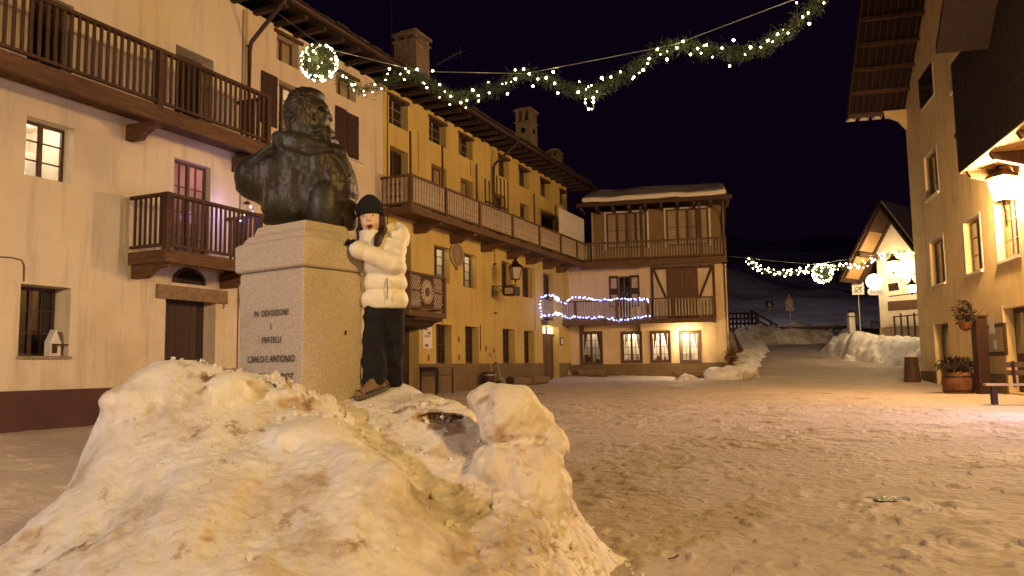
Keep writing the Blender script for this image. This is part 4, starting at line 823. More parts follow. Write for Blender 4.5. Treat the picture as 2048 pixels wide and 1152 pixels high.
#PART2
# ================================================================== LIGHTS (street lamps and added spots)
def lantern(name, pos, label, lit=0, h=.75, bracket_to=None, F=None, col=SODIUM, group=None, scroll=True, radius=.10):
    x, y, z = pos; t = thing(name, (x, y, z-h*.5), label, 'street lamp', group); g = MB(); r1, r0 = h*.30, h*.19
    def sq(r, zz): return [(x+r*math.cos(k), y+r*math.sin(k), zz) for k in (math.pi/4+.3, 3*math.pi/4+.3, 5*math.pi/4+.3, 7*math.pi/4+.3)]
    b, tp = z-h*.38, z+h*.12
    g.hexa(sq(r0*.96, b+.004)+sq(r1*.96, tp-.004)); g.build('glass', 'lampg' if lit else 'frost', t)
    f = MB(); A, B_ = sq(r0, b), sq(r1, tp)
    for i in range(4):
        f.bar(A[i], B_[i], .025); f.bar(A[i], A[(i+1) % 4], .03); f.bar(B_[i], B_[(i+1) % 4], .03)
    f.lathe((x, y, b-.10), [(.02, 0), (.05, .02), (.03, .06), (r0*.8, .1)], 8); f.build('frame', 'iron', t)
    f = MB().add(sq(r1*1.25, tp+.012)+sq(r1*.45, tp+h*.2), [(0, 1, 2, 3), (4, 5, 6, 7), (0, 1, 5, 4), (1, 2, 6, 5), (2, 3, 7, 6), (3, 0, 4, 7)]); f.lathe((x, y, tp+h*.2+.002), [(r1*.4, 0), (r1*.5, h*.03), (r1*.2, h*.10), (r1*.28, h*.15), (.01, h*.22)], 8); f.build('cap', 'iron', t)
    if bracket_to is not None:
        q = MB(); bx, by, bz = bracket_to; q.tube([(bx, by, bz), (x, y, bz)], .022, 6); dx, dy = x-bx, y-by
        q.tube([(x, y, bz), (x, y, b-.09)], .018, 6)
        for (s0, rr) in ((.18, .11), (.42, .09), (.62, .07)):
            q.tube([(bx+dx*s0+dx*rr*math.cos(k)*(1-k*.07), by+dy*s0+dy*rr*math.cos(k)*(1-k*.07), bz-.14+rr*1.0*math.sin(k)*(1-k*.07)) for k in np.linspace(0, 7.5, 16)], .012, 5)
        q.tube([(bx, by, bz-.34), (bx+dx*.2, by+dy*.2, bz-.28), (bx+dx*.7, by+dy*.7, bz-.04)], .016, 6); q.tube([(bx, by, bz+.05), (bx, by, bz-.42)], .028, 6); q.build('bracket', 'iron', t)
    if lit: lamp('lamp_light', (x, y, z-h*.12), lit, col, radius, t)
    return t
def floor_lamp(x, y, label, power, col, h=4.6):
    z = float(gz(x, y)); t = lantern('street_lamp', (x, y, z+h), label, power, .8, col=col, group='lamp posts out of view')
    MB().lathe((x, y, z-.1), [(.16, 0), (.16, .3), (.08, .45), (.06, .6), (.045, h-.6), (.06, h-.5)], 10).build('post', 'iron', t)
floor_lamp(-7.2, -2.8, 'lamp post behind the camera on the left', 5400, (1.0, .79, .68), 4.4)
lamp('wall_fill_spot', (-7.2, -2.8, 4.3), 6200, (1.0, .74, .49), .2, kind='SPOT', spot=R(72), rot=Vector((-1.5, 18, -8.5)).to_track_quat('-Z', 'Z').to_euler())  # added spot without a fitting, aimed to brighten the left wall
floor_lamp(5.0, -3.0, 'lamp post behind the camera on the right', 9000, (1.0, .61, .18), 5.6)
floor_lamp(9.6, 12.5, 'lamp post off to the right of the square', 7200, (1.0, .64, .25), 6.6)
_q = P(1395, 560, 60); lantern('street_lamp', (_q[0], _q[1]+5, 9.0), 'unseen lamp behind the timber-fronted house lighting the hillside', 1500, .8, col=(1.0, .80, .74), group='lamp posts out of view')
lamp('hill_fill_spot', (_q[0], _q[1]+5.4, 9.3), 14000, (1.0, .82, .80), .2, kind='SPOT', spot=R(140), rot=Vector((.25, 1, .25)).to_track_quat('-Z', 'Z').to_euler())  # added unseen spot without a fitting, brightens only the hillside
MB().lathe((_q[0], _q[1]+5, 2.5), [(.16, 0), (.08, .45), (.045, 5.9)], 10).build('lamp_post_shaft', 'iron', bpy.data.objects[[o.name for o in bpy.data.objects if o.name.startswith('street_lamp')][-1]])
# lit lantern on the right house
_l = P(2005, 368, 21.4); _b = FR.pix(2040, 412); lantern('wall_lantern', tuple(_l), 'large brightly lit lantern on a scrolled arm on the right house', 10500, 1.25, tuple(FR.w(-1.9, .02, _l[2]-.62)), radius=.16)
# unlit lantern on the ochre wall
_u, _z = FL.pix(984, 573); _w = FL.w(_u, 0, _z); _lp = FL.pix(1022, 540, .95)
lantern('wall_lantern', FL.w(_u, 1.05, _lp[1]), 'unlit iron lantern on a scrolled arm at the brown downpipe of the ochre house', 0, .95, FL.w(_u, .03, _z+.0))
a = FL.w(_u, .95, _z-.28); q = thing('floodlight', (a[0], a[1], a[2]-.2), 'boxy floodlight hung under the unlit lantern arm', 'floodlight')
MB().fbox(FL, _u-.28, _u+.28, .62, 1.12, _z-.42, _z-.06).build('housing', 'iron', q, bevel=.02); MB().fbox(FL, _u-.285, _u-.281, .7, 1.06, _z-.36, _z-.12).build('glass', 'frost', q); MB().tube([FL.w(_u, .87, _z-.05), FL.w(_u, .87, _z)], .02).build('hanger', 'iron', q)
# lamps by the far inn
_l = P(1786, 528, 45); lantern('wall_lantern', tuple(_l), 'glaring lit lantern before the white gable of the far inn', 1100, 1.15, (_l[0]+1.5, _l[1]+1.5, _l[2]-.75), col=(1, .70, .36), radius=.2)
_l = P(1824, 574, 41); lantern('wall_lantern', tuple(_l), 'smaller lit lantern below and right of the glaring one near the far inn', 260, .8, (_l[0]+.9, _l[1]+.5, _l[2]+.7), col=(1, .72, .40))
_l = P(1748, 563, 44); gl = thing('globe_lamp', tuple(_l-np.array([0, 0, .4])), 'round white lit globe above the name sign', 'lamp'); MB().lathe((_l[0], _l[1], _l[2]-.42), [(.42*math.sin(k), .42-.42*math.cos(k)) for k in np.linspace(.05, 3.09, 14)], 20).build('globe', 'globe', gl, True)
MB().tube([(_l[0]+.4, _l[1]+.1, _l[2]+.1), (_l[0]+.9, _l[1]+1, _l[2]+.45)], .03).build('arm', 'iron', gl); lamp('globe_light', tuple(_l-np.array([0, .5, 0])), 40, (1, .85, .6), .3, gl)
# wall globe on the back house
u, z = FB.pix(1370, 673, .3); wl_ = thing('wall_globe', FB.w(u, 0, z-.2), 'glaring white globe lamp on the wall by the rightmost ground-floor window', 'wall lamp'); c0 = FB.w(u, .30, z-.17)
MB().lathe(c0, [(.17*math.sin(k), .17-.17*math.cos(k)) for k in np.linspace(.05, 3.09, 12)], 16).build('globe', glow('wall_globe_glass', (1, .90, .66), 12, .3), wl_, True); MB().tube([FB.w(u, .02, z+.2), FB.w(u, .3, z+.25), FB.w(u, .3, z+.17)], .02).build('arm', 'iron', wl_)
lamp('wall_globe_light', FB.w(u, .36, z), 260, (1, .78, .45), .14, wl_)
# ================================================================== GARLANDS
def unit_bulb(m, r):
    mb = MB().lathe((0, 0, -r), [(r*math.sin(k), r-r*math.cos(k)) for k in np.linspace(.2, 2.94, 5)], 6); o = mb.build('bulb', m); return o
def garland(name, pts, rad, nb, label, cat, group, bm='bulb', br=.017, green=True, dens=420, wire=None, nd=.12, ball=None):
    pts = [np.array(p) for p in pts]; base = tuple(pts[0]); t = thing(name, base, label, cat, group); P_ = []
    if ball is not None:
        c, Rb = ball; c = np.array(c)
        for i in range(900):
            v = rng.randn(3); v /= np.linalg.norm(v); P_.append(c+v*Rb*rng.uniform(.55, 1.0))
        path = None
    else:
        seg = np.array([np.linalg.norm(b-a) for a, b in zip(pts, pts[1:])]); cum = np.concatenate([[0], np.cumsum(seg)]); L_ = cum[-1]
        def at(s): i = min(len(seg)-1, int(np.searchsorted(cum, s, 'right')-1)); f = (s-cum[i])/seg[i]; return pts[i]*(1-f)+pts[i+1]*f
    if green:
        mb = MB(); N_ = int(dens*L_) if ball is None else 3400
        for i in range(N_):
            if ball is None: c = at(rng.uniform(0, L_)); c = c+rng.randn(3)*rad*.30
            else: v = rng.randn(3); v /= np.linalg.norm(v); c = ball[0]+v*ball[1]*rng.uniform(.7, 1)
            d = rng.randn(3); d /= np.linalg.norm(d); e = np.cross(d, rng.randn(3)); e /= np.linalg.norm(e); l_ = nd*rng.uniform(.6, 1.3)
            mb.add([c-e*.006, c+e*.006, c+d*l_+e*.002], [(0, 1, 2)])
        mb.build('greenery', 'needle', t)
    ub = None
    for i in range(nb):
        if ball is None: c = at(L_*(i+rng.uniform(.1, .9))/nb)+rng.randn(3)*rad*.48
        else: v = rng.randn(3); v /= np.linalg.norm(v); v[1] *= (.3 if rng.rand() < .72 else 1); v /= np.linalg.norm(v); c = np.array(ball[0])+v*ball[1]*1.02
        if ub is None: ub = unit_bulb(bm, br); ub.parent = t; o = ub
        else: o = ub.copy(); COL.objects.link(o)
        s = rng.uniform(.6, 1.45); o.scale = (s, s, s); o.location = Vector(c)-Vector(base)
    if wire: MB().tube(wire, .008, 5).build('cable', 'steel', t)
    return t
def GP(x, y): return P(x, y, 16.0+(x-640)*(12.2-16.0)/1000.)
gp = [(676, 150), (700, 168), (722, 180), (752, 175), (790, 155), (826, 145), (848, 160), (880, 183), (912, 194), (950, 190), (1000, 174), (1035, 152), (1056, 147), (1090, 160), (1135, 178), (1185, 186), (1225, 165), (1265, 140), (1320, 100), (1352, 90), (1395, 96), (1440, 104), (1490, 108), (1530, 92), (1570, 68), (1605, 30), (1635, 5), (1670, -40)]
gw_ = [FL.w(*(lambda q: (q[0], .9, q[1]))(FL.pix(552, 24, .9))), tuple(GP(650, 96)), tuple(GP(840, 143)), tuple(GP(1052, 147)), tuple(GP(1350, 89)), tuple(GP(1585, 0)), tuple(P(1900, -150, 13.5))]
garland('light_garland', [GP(*q) for q in gp], .21, 99, 'long fir garland with warm fairy lights swagged across the square at the top', 'garland', 'fairy light garlands', wire=gw_, dens=640)
garland('light_ball', [GP(638, 160)], .1, 95, 'hanging fir ball covered in warm fairy lights above the bust', 'light ball', 'fairy light balls', ball=(GP(638, 125), .37))
for q in ((638, 120), (720, 190), (915, 205), (1180, 200), (1330, 110), (1560, 90)): c = GP(*q); lamp('fairy_light_glow', tuple(c+np.array([0, -.35, -.1])), 6 if q[0] > 640 else 14, (1, .85, .45), .12)
# dangling loop of bulbs
lp = [GP(x, y) for x, y in ((1170, 190), (1170, 205), (1175, 218), (1187, 218), (1187, 205), (1186, 190))]; garland('light_loop', lp, .01, 6, 'short loose loop of fairy lights dangling below the long garland', 'fairy lights', 'fairy light garlands', green=False, wire=[tuple(q) for q in lp])
def G2(x, y): return P(x, y, 38.5+(x-1455)*(35.0-38.5)/375.)
gp = [(1497, 516), (1510, 530), (1530, 542), (1560, 546), (1600, 543), (1625, 540)]; gp2 = [(1662, 532), (1700, 534), (1740, 526), (1775, 510), (1800, 505), (1832, 508)]
w2 = [tuple(G2(*q)) for q in ((1456, 512), (1540, 521), (1625, 529), (1700, 518), (1745, 510), (1835, 502))]
garland('light_garland', [G2(*q) for q in gp], .2, 50, 'left half of the farther garland over the lane', 'garland', 'fairy light garlands', br=.032, wire=w2, dens=500)
garland('light_garland', [G2(*q) for q in gp2], .2, 55, 'right half of the farther garland reaching the far inn', 'garland', 'fairy light garlands', br=.032, dens=500)
garland('light_ball', [G2(1645, 548)], .2, 80, 'farther glowing fir ball over the end of the lane', 'light ball', 'fairy light balls', ball=(G2(1645, 547), .43), br=.032)
lamp('fairy_light_glow', tuple(G2(1645, 552)+np.array([0, -.6, 0])), 14, (1, .85, .5), .2)
# blue-white string on the balcony
s1 = [(1116, 600), (1130, 607), (1145, 594), (1165, 594), (1190, 600), (1215, 601), (1235, 598), (1255, 597), (1275, 600), (1295, 599), (1297, 607)]
s2 = [(1120, 628), (1135, 638), (1148, 632), (1160, 634), (1180, 637), (1205, 634), (1230, 641), (1250, 640), (1275, 635), (1298, 632)]
def FBp(x, y): a, z = FB.pix(x, y, 1.08); return FB.w(a, 1.08, z)
top_ = [tuple(P(1080, 596, 36.2)), tuple(P(1090, 592, 36.1)), tuple(P(1104, 590, 36.0)), tuple(P(1113, 596, 35.9))]+[FBp(*q) for q in s1]
bot_ = [tuple(P(1080, 600, 36.2)), tuple(P(1081, 618, 36.2)), tuple(P(1081, 632, 36.2)), tuple(P(1095, 631, 36.0)), tuple(P(1112, 627, 35.9))]+[FBp(*q) for q in s2]
garland('balcony_light_string', top_, .05, 95, 'blue-white fairy lights twisted along the top rail of the first-floor balcony', 'fairy lights', 'balcony light strings', 'bulbw', .030, green=False, wire=top_)
garland('balcony_light_string', bot_, .05, 99, 'blue-white fairy lights draped along the floor edge of the first-floor balcony', 'fairy lights', 'balcony light strings', 'bulbw', .030, green=False, wire=bot_)
for x, y in ((1100, 610), (1140, 615), (1190, 618), (1240, 620), (1285, 618)): a, z = FB.pix(x, y, 1.35); lamp('balcony_glow', FB.w(a, 1.35, z), .8, (.34, .40, 1.0), .15)
for x in (1110, 1170, 1250): a, z = FB.pix(x, 600, .5); lamp('balcony_glow', FB.w(a, .6, z), .5, (.60, .58, 1.0), .15)
a, z = FL.pix(505, 425, .9); st = [FL.w(a-.4, .9, z-.3), FL.w(a-.1, .95, z+.15), FL.w(a+.1, .95, z-.3)]
garland('balcony_light_string', st, .04, 8, 'few blue fairy lights on the lower dark balcony behind the bust', 'fairy lights', 'balcony light strings', 'bulbw', .014, green=False, wire=st); lamp('balcony_glow', FL.w(a-.3, .5, z), 22, (.45, .36, 1.0), .1)
# ================================================================== MONUMENT
ang = .616; px0, py0 = -1.2075, 4.6; rd_ = np.array([math.sin(ang), math.cos(ang)]); ld_ = np.array([-math.cos(ang), math.sin(ang)]); LR, LLf = .475, .60
MO = thing('monument', (px0, py0+.4, 0), 'granite pedestal with a bronze bust of a bearded man, rising from the snow heap', 'monument')
def pp(a, b, z): q = np.array([px0, py0])+rd_*a+ld_*b; return (q[0], q[1], z)
def ring(mb, prof):
    V_ = []
    for e, z in prof: V_ += [pp(e, e, z), pp(LR-e, e, z), pp(LR-e, LLf-e, z), pp(e, LLf-e, z)]
    k = len(prof); f = [(i*4+j, i*4+(j+1) % 4, (i+1)*4+(j+1) % 4, (i+1)*4+j) for i in range(k-1) for j in range(4)]+[(3, 2, 1, 0), tuple((k-1)*4+j for j in range(4))]; mb.add(V_, f)
pd = MB(); ring(pd, [(-.06, .0), (-.06, .3), (0.004, .31), (0.004, 1.585), (.010, 1.60)]); pd = part_of(MO, pd.build('pedestal', 'granite', MO, bevel=.008))
cp = MB(); ring(cp, [(-.006, 1.602), (-.018, 1.612), (-.020, 1.765), (-.006, 1.778), (.012, 1.785), (.020, 1.805), (.036, 1.83), (.060, 1.842), (.066, 1.865), (.070, 1.88), (.078, 1.895)]); cp.build('cap', 'granite', pd, bevel=.006)
def ins(s, z, size, cx=.5): o0 = pp(-.0035, LLf*(1-cx), z); text(s, size, (o0, (-ld_[0], -ld_[1], 0), (0, 0, 1)), 'inscription', 'engrave', pd, .0008, sx=.86)
ins('IN  DEVOZIONE', 1.325, .052, .53); ins('I', 1.243, .052, .53); ins('FRATELLI', 1.165, .052, .54); ins('CARLO E ANTONIO', 1.050, .056, .53); ins('BENNA BROZ', .945, .058, .62)
MB().add([pp(LR*.68, -.002, 1.21), pp(LR*.71, -.002, 1.21), pp(LR*.71, -.002, 1.235), pp(LR*.68, -.002, 1.235)], [(0, 1, 2, 3)]).build('peg_hole', 'engrave', pd)
bc = P(600, 446, 5.0); bx, by, bz = bc
def poly_sdf(pts, X, Z):
    d = np.full(X.shape, 1e9); ins = np.zeros(X.shape, bool); n = len(pts)
    for i in range(n):
        (x0, z0), (x1, z1) = pts[i], pts[(i+1) % n]; ex, ez = x1-x0, z1-z0; t = np.clip(((X-x0)*ex+(Z-z0)*ez)/(ex*ex+ez*ez+1e-12), 0, 1)
        d = np.minimum(d, np.hypot(X-x0-t*ex, Z-z0-t*ez)); c = ((z0 > Z) != (z1 > Z)) & (X < ex*(Z-z0)/(ez if ez else 1e-9)+x0); ins ^= c
    return np.where(ins, -d, d)
def zp(l): return [((440+a/3.031-600)/320., (446-140-b/3.031)/320.) for a, b in l]
HEADP = zp([(372, 250), (374, 210), (385, 165), (410, 120), (440, 90), (480, 72), (530, 70), (575, 80), (605, 95), (626, 115), (630, 140), (622, 154), (642, 178), (656, 208), (664, 238), (680, 266), (678, 276), (662, 283), (664, 300), (663, 330), (680, 345), (683, 362), (692, 385), (696, 400), (716, 414), (712, 430), (700, 445), (690, 470), (600, 500), (430, 470), (392, 400), (388, 350), (380, 300)])
TORP = zp([(768, 480), (766, 505), (790, 560), (815, 620), (835, 700), (838, 750), (824, 790), (832, 822), (818, 860), (828, 900), (820, 950), (800, 975), (745, 975), (738, 950), (600, 940), (500, 935), (255, 930), (250, 850), (236, 808), (205, 790), (130, 757), (85, 715), (92, 690), (86, 640), (92, 600), (110, 552), (150, 512), (200, 484), (270, 462), (330, 436), (370, 398), (410, 372), (500, 350), (640, 400), (720, 440), (755, 462)])
def bust(X, Y, Z):
    x, y, z = X-bx, Y-by, Z-bz; x2, z2 = x[:, 0, :], z[:, 0, :]
    dh = poly_sdf(HEADP, x2, z2)[:, None, :]; dt = poly_sdf(TORP, x2, z2)[:, None, :]
    def infl(dp, W, Rr, yc, p=2.0):
        t = np.clip(-dp/Rr, 0, 1); hh = W*np.sqrt(np.maximum(1-(1-t)**2, 0)); f = np.abs(y-yc)-hh; return np.where(dp > 0, np.maximum(dp+0*y, f), f*.55)
    E_ = lambda c, r, rz=0, ry=0: ell(x, y, z, c, r, rz, ry)
    hd = infl(dh, .140, .13, .01)
    q = lambda a, b: ((440+a/3.031-600)/320., (446-140-b/3.031)/320.)
    ex, ez = q(592, 300); 
    hd = smin(hd, E_((ex, -.088, ez), (.024, .020, .042), .3, .2), .006); hd = np.maximum(hd, -E_((ex+.002, -.112, ez+.004), (.011, .014, .022)))
    kx, kz = q(640, 235); hd = np.maximum(hd, -E_((kx, -.085, kz), (.030, .045, .018), .8)*.8)                      # eye socket
    kx, kz = q(650, 210); hd = smin(hd, cap(x, y, z, (kx-.05, -.072, kz+.012), (kx, -.03, kz), .012, .014), .012)     # brow
    kx, kz = q(640, 275); hd = smin(hd, E_((kx-.01, -.050, kz), (.035, .030, .030)), .02)                           # cheek
    kx, kz = q(655, 345); hd = smin(hd, cap(x, y, z, (kx-.05, -.060, kz-.015), (kx, -.02, kz+.004), .016, .018), .012)  # moustache
    hx, hz2 = q(560, 200); mk = sst(.14, .04, x)*sst(q(0, 380)[1], q(0, 300)[1], z)                              # hair locks
    ang_ = np.arctan2(z-hz2, x-hx); hd = hd-mk*(.0038*np.sin(ang_*26+7*vnoise(x*12, y*12, z*12)+z*30)+.004*vnoise(x*40, y*40, z*40))
    bk = sst(q(560, 0)[0], q(620, 0)[0], x)*sst(q(0, 320)[1], q(0, 370)[1], z); hd = hd-.004*bk-bk*(.007*np.sin(x*70+z*95+4*vnoise(x*18, y*18, z*18))+.004*vnoise(x*50, y*50, z*50))
    tr = infl(dt, .165, .15, .03)
    ax_, az_ = q(655, 830); arm = E_((ax_, -.050, az_), (.125, .125, .195)); tr = smin(tr, arm, .006)
    s2x, s2z = q(150, 620); tr = smin(tr, E_((s2x+.02, .0, s2z), (.085, .135, .12), 0, -.3), .02)
    def fold(a, b, r0, r1, y0, y1, k=.012):
        nonlocal tr
        a, b = q(*a), q(*b); tr = smin(tr, cap(x, y, z, (a[0], y0, a[1]), (b[0], y1, b[1]), r0, r1), k)
    fold((330, 470), (220, 560), .020, .028, -.105, -.095); fold((220, 560), (165, 640), .026, .014, -.095, -.10); fold((640, 470), (760, 520), .022, .030, -.115, -.075); fold((760, 520), (800, 640), .026, .018, -.075, -.06)
    fold((420, 470), (560, 520), .018, .020, -.125, -.135); fold((560, 520), (700, 500), .020, .018, -.135, -.115)
    for a, b in (((330, 560), (290, 860)), ((470, 640), (480, 880))): fold(a, b, .004, .012, -.118, -.112, .04)
    cz_ = q(0, 430)[1]; col = np.sqrt((np.sqrt((x-.01)**2*.60+(y*1.0)**2)-.128)**2+(.7*(z-cz_+.16*x+.012*np.sin(x*13+1)))**2)-.026; tr = smin(tr, col, .05)
    tr = tr-.003*vnoise(x*22, y*22, z*9)-.0015*vnoise(x*60, y*60, z*40)
    b = smin(hd, tr, .012); b = smin(b, cap(x, y, z, (0, .01, .38), (.0, .01, .52), .115, .10), .03); return np.maximum(b, -(z+.045))
nets(bust, (bx-.47, by-.26, bz-.08), (bx+.42, by+.28, bz+.97), .0075, 'bust', 'bronze', MO)
# ================================================================== SNOW HEAP
cps = []
for (x, y, Y) in ((188, 842, 3.95), (176, 915, 3.93), (215, 800, 4.05), (300, 760, 4.3), (340, 754, 4.4), (385, 752, 4.4), (425, 733, 4.25), (450, 746, 4.3), (520, 748, 4.42), (580, 768, 4.45), (640, 800, 4.5), (690, 812, 4.6),
                  (788, 775, 5.3), (830, 786, 5.2), (880, 802, 5.1), (915, 812, 5.0), (940, 820, 4.7), (745, 835, 4.55), (800, 895, 4.36), (850, 960, 4.05), (880, 1030, 3.75), (930, 1100, 3.45), (960, 900, 4.22), (990, 960, 4.0),
                  (300, 860, 3.85), (400, 850, 3.85), (400, 950, 3.42), (300, 1000, 3.35), (400, 1050, 3.1), (400, 1152, 2.85), (550, 850, 4.0), (560, 950, 3.55), (560, 1060, 3.15), (650, 850, 4.0), (700, 890, 3.82), (765, 925, 3.62), (795, 985, 3.45), (810, 1050, 3.25), (700, 1050, 3.15), (720, 1152, 2.95),
                  (205, 950, 3.65), (200, 1050, 3.35), (120, 1010, 3.55), (100, 1100, 3.3), (30, 1152, 3.15), (1105, 950, 4.05), (1110, 1005, 3.95), (1125, 1060, 3.85), (1000, 920, 4.05), (1010, 1010, 3.75), (1020, 1100, 3.45), (1080, 1130, 3.45), (860, 1152, 3.1)):
    cps.append(tuple(P(x, y, Y)))
cps += [(-1.25, 5.3, .75), (-.80, 5.0, .84), (-.80, 4.75, .80), (-.6, 5.2, .86), (-1.0, 4.85, .82), (-1.5, 5.0, .80), (-2.25, 4.4, .05), (-2.35, 4.0, 0.05), (-2.55, 3.6, .0), (-2.35, 4.9, 0), (-2.2, 5.4, 0), (-1.5, 6.0, 0), (-.7, 6.3, 0), (0, 5.7, 0), (.4, 5.2, 0), (.42, 4.6, 0), (.43, 4.0, 0), (.40, 3.5, 0), (.33, 3.0, 0), (.8, 4.5, -.15), (.85, 3.5, -.16), (.8, 2.8, -.15), (-2.7, 3.0, 0), (-2.3, 2.5, .0), (-1.2, 2.25, .0), (-.2, 2.25, 0), (.5, 2.4, 0), (-1.9, 4.75, .66), (-1.6, 5.5, .4), (-.2, 4.9, .6), (-.15, 4.5, .66)]
cps = np.array(cps)
def tps(C):
    n = len(C); d = np.hypot(C[:, None, 0]-C[None, :, 0], C[:, None, 1]-C[None, :, 1]); K = np.where(d > 0, d*d*np.log(d+1e-9), 0)+np.eye(n)*.004
    Pm = np.c_[np.ones(n), C[:, :2]]; A = np.block([[K, Pm], [Pm.T, np.zeros((3, 3))]]); return np.linalg.solve(A, np.r_[C[:, 2], 0, 0, 0])
_w = tps(cps)
def hmound(X, Y):
    out = _w[-3]+_w[-2]*X+_w[-1]*Y
    for i, c in enumerate(cps):
        d2 = (X-c[0])**2+(Y-c[1])**2; out = out+_w[i]*.5*d2*np.log(d2+1e-12)
    return out
RES = .0140
_hx = np.arange(-3.3, 1.5+RES, RES); _hy = np.arange(2.0, 6.6+RES, RES); HX, HY = np.meshgrid(_hx, _hy, indexing='ij'); HM = hmound(HX, HY)
HM += .030*fbm(HX*2.2, HY*2.2, 0*HX, 4)+.02*np.abs(vnoise(HX*3.3+HY*1.7, HY*2.2-HX, 0*HX))
_fw = np.exp(-(((HX+.80)/.22)**2+((HY-5.0)/.36)**2)**2); HM = HM*(1-_fw)+(.797+.26*(HY-4.75))*_fw
_edge = np.minimum(np.minimum(HX+3.25, 1.45-HX), np.minimum(HY-2.02, 6.5-HY)); HM = np.where(_edge < .5, np.minimum(HM, -.12+.0*HM+HM*sst(0, .5, _edge)), HM)
def hsamp(x, y): i = int(np.clip((x+3.3)/RES, 0, len(_hx)-1)); j = int(np.clip((y-2.0)/RES, 0, len(_hy)-1)); return float(HM[i, j])
bo = P(1018, 828, 4.1); bo2 = P(1062, 850, 4.12); b3 = P(1104, 893, 4.08); b4 = P(1062, 965, 4.02); b5 = P(1005, 935, 4.05); b6 = P(1075, 1000, 3.98); b7 = P(975, 800, 4.15)
rl1 = P(405, 765, 4.15); rl2 = P(432, 745, 4.2)
def mound(X, Y, Z):
    i0 = np.clip(np.round((X-_hx[0])/RES).astype(int), 0, len(_hx)-1); j0 = np.clip(np.round((Y-_hy[0])/RES).astype(int), 0, len(_hy)-1)
    d = (Z-HM[i0, j0])*.72
    e = ell(X, Y, Z, bo, (.165, .15, .155)); e = smin(e, ell(X, Y, Z, bo2, (.115, .12, .12)), .04); e = smin(e, ell(X, Y, Z, b7, (.10, .09, .07)), .05); e = smin(e, ell(X, Y, Z, b3, (.075, .10, .095)), .02)
    e = smin(e, ell(X, Y, Z, b4, (.165, .15, .185)), .03); e = smin(e, ell(X, Y, Z, b5, (.15, .13, .11)), .02); e = smin(e, ell(X, Y, Z, b6, (.16, .14, .20)), .06)
    d = smin(d, e, .03)
    d = d+.009*np.exp(-((Z-(.63+.05*vnoise(X*6, Y*6, 0*X)))/.02)**2)*np.exp(-(((X-.05)/.28)**2+((Y-4.08)/.4)**2)**2)
    for q in ((250, 808, 4.0, .12, .10, .08), (330, 772, 4.25, .16, .12, .07), (370, 800, 4.1, .13, .12, .10), (560, 792, 4.28, .10, .08, .05), (640, 815, 4.42, .09, .07, .05), (710, 945, 3.66, .14, .12, .10), (775, 985, 3.46, .10, .12, .12), (600, 880, 3.9, .2, .14, .09), (450, 780, 4.12, .10, .1, .08), (655, 800, 4.47, .05, .04, .035), (500, 775, 4.3, .07, .06, .05), (905, 835, 4.5, .08, .06, .04)):
        d = smin(d, ell(X, Y, Z, P(*q[:3]), q[3:]), .045)
    fk = 1-.9*np.exp(-(((X+.80)/.22)**2+((Y-5.0)/.34)**2)**2)
    rg = .25+.75*sst(-.45, -.05, X+.25*vnoise(X*3, Y*3, Z*3)); st = 1-rg     # ragged right column, scraped left slope
    n1 = vnoise(X*6, Y*6, Z*6); n2 = vnoise(X*14, Y*14, Z*14); n3 = vnoise(X*30, Y*30, Z*30); sx_ = vnoise((X+.3*Z)*16, Y*5, Z*2.2); sy_ = vnoise((X+.3*Z)*34, Y*12, Z*4.5)
    d = d-fk*(.5*rg*.026*(1-2*np.abs(n1))+.012*n1*st+rg*.013*n2+.005*n3+.0035*vnoise(X*55, Y*55, Z*55)+rg*(.012*np.abs(n3)+.010*np.abs(vnoise(X*21, Y*21, Z*21)))*sst(.72, .60, Z)+st*(.011*sx_+.005*sy_))
    for q in ((290, 825, .055), (425, 1080, .05), (250, 1010, .04), (620, 1010, .045), (1040, 905, .03), (1010, 870, .03), (700, 1110, .05), (545, 905, .035)):
        pq = P(q[0], q[1], 3.7); r_ = (pq-CAM)/np.linalg.norm(pq-CAM); d = np.maximum(d, d*0-1 + 0) if False else d
    # dark gully in the left crest
    d = np.maximum(d, -cap(X, Y, Z, P(425, 737, 4.1), P(388, 785, 3.98), .022, .03)) 
    # hollow behind the boulder
    d = np.maximum(d, -ell(X, Y, Z, P(880, 836, 4.5), (.15, .12, .030)))
    return d
hp = nets(mound, (-3.25, 2.03, -.14), (1.45, 6.5, 1.06), RES, 'snow_heap', 'snow'); reorg(hp, (-1, 4, 0)); tag(hp, 'big heap of dirty packed snow piled round the pedestal in the foreground', 'snow pile')
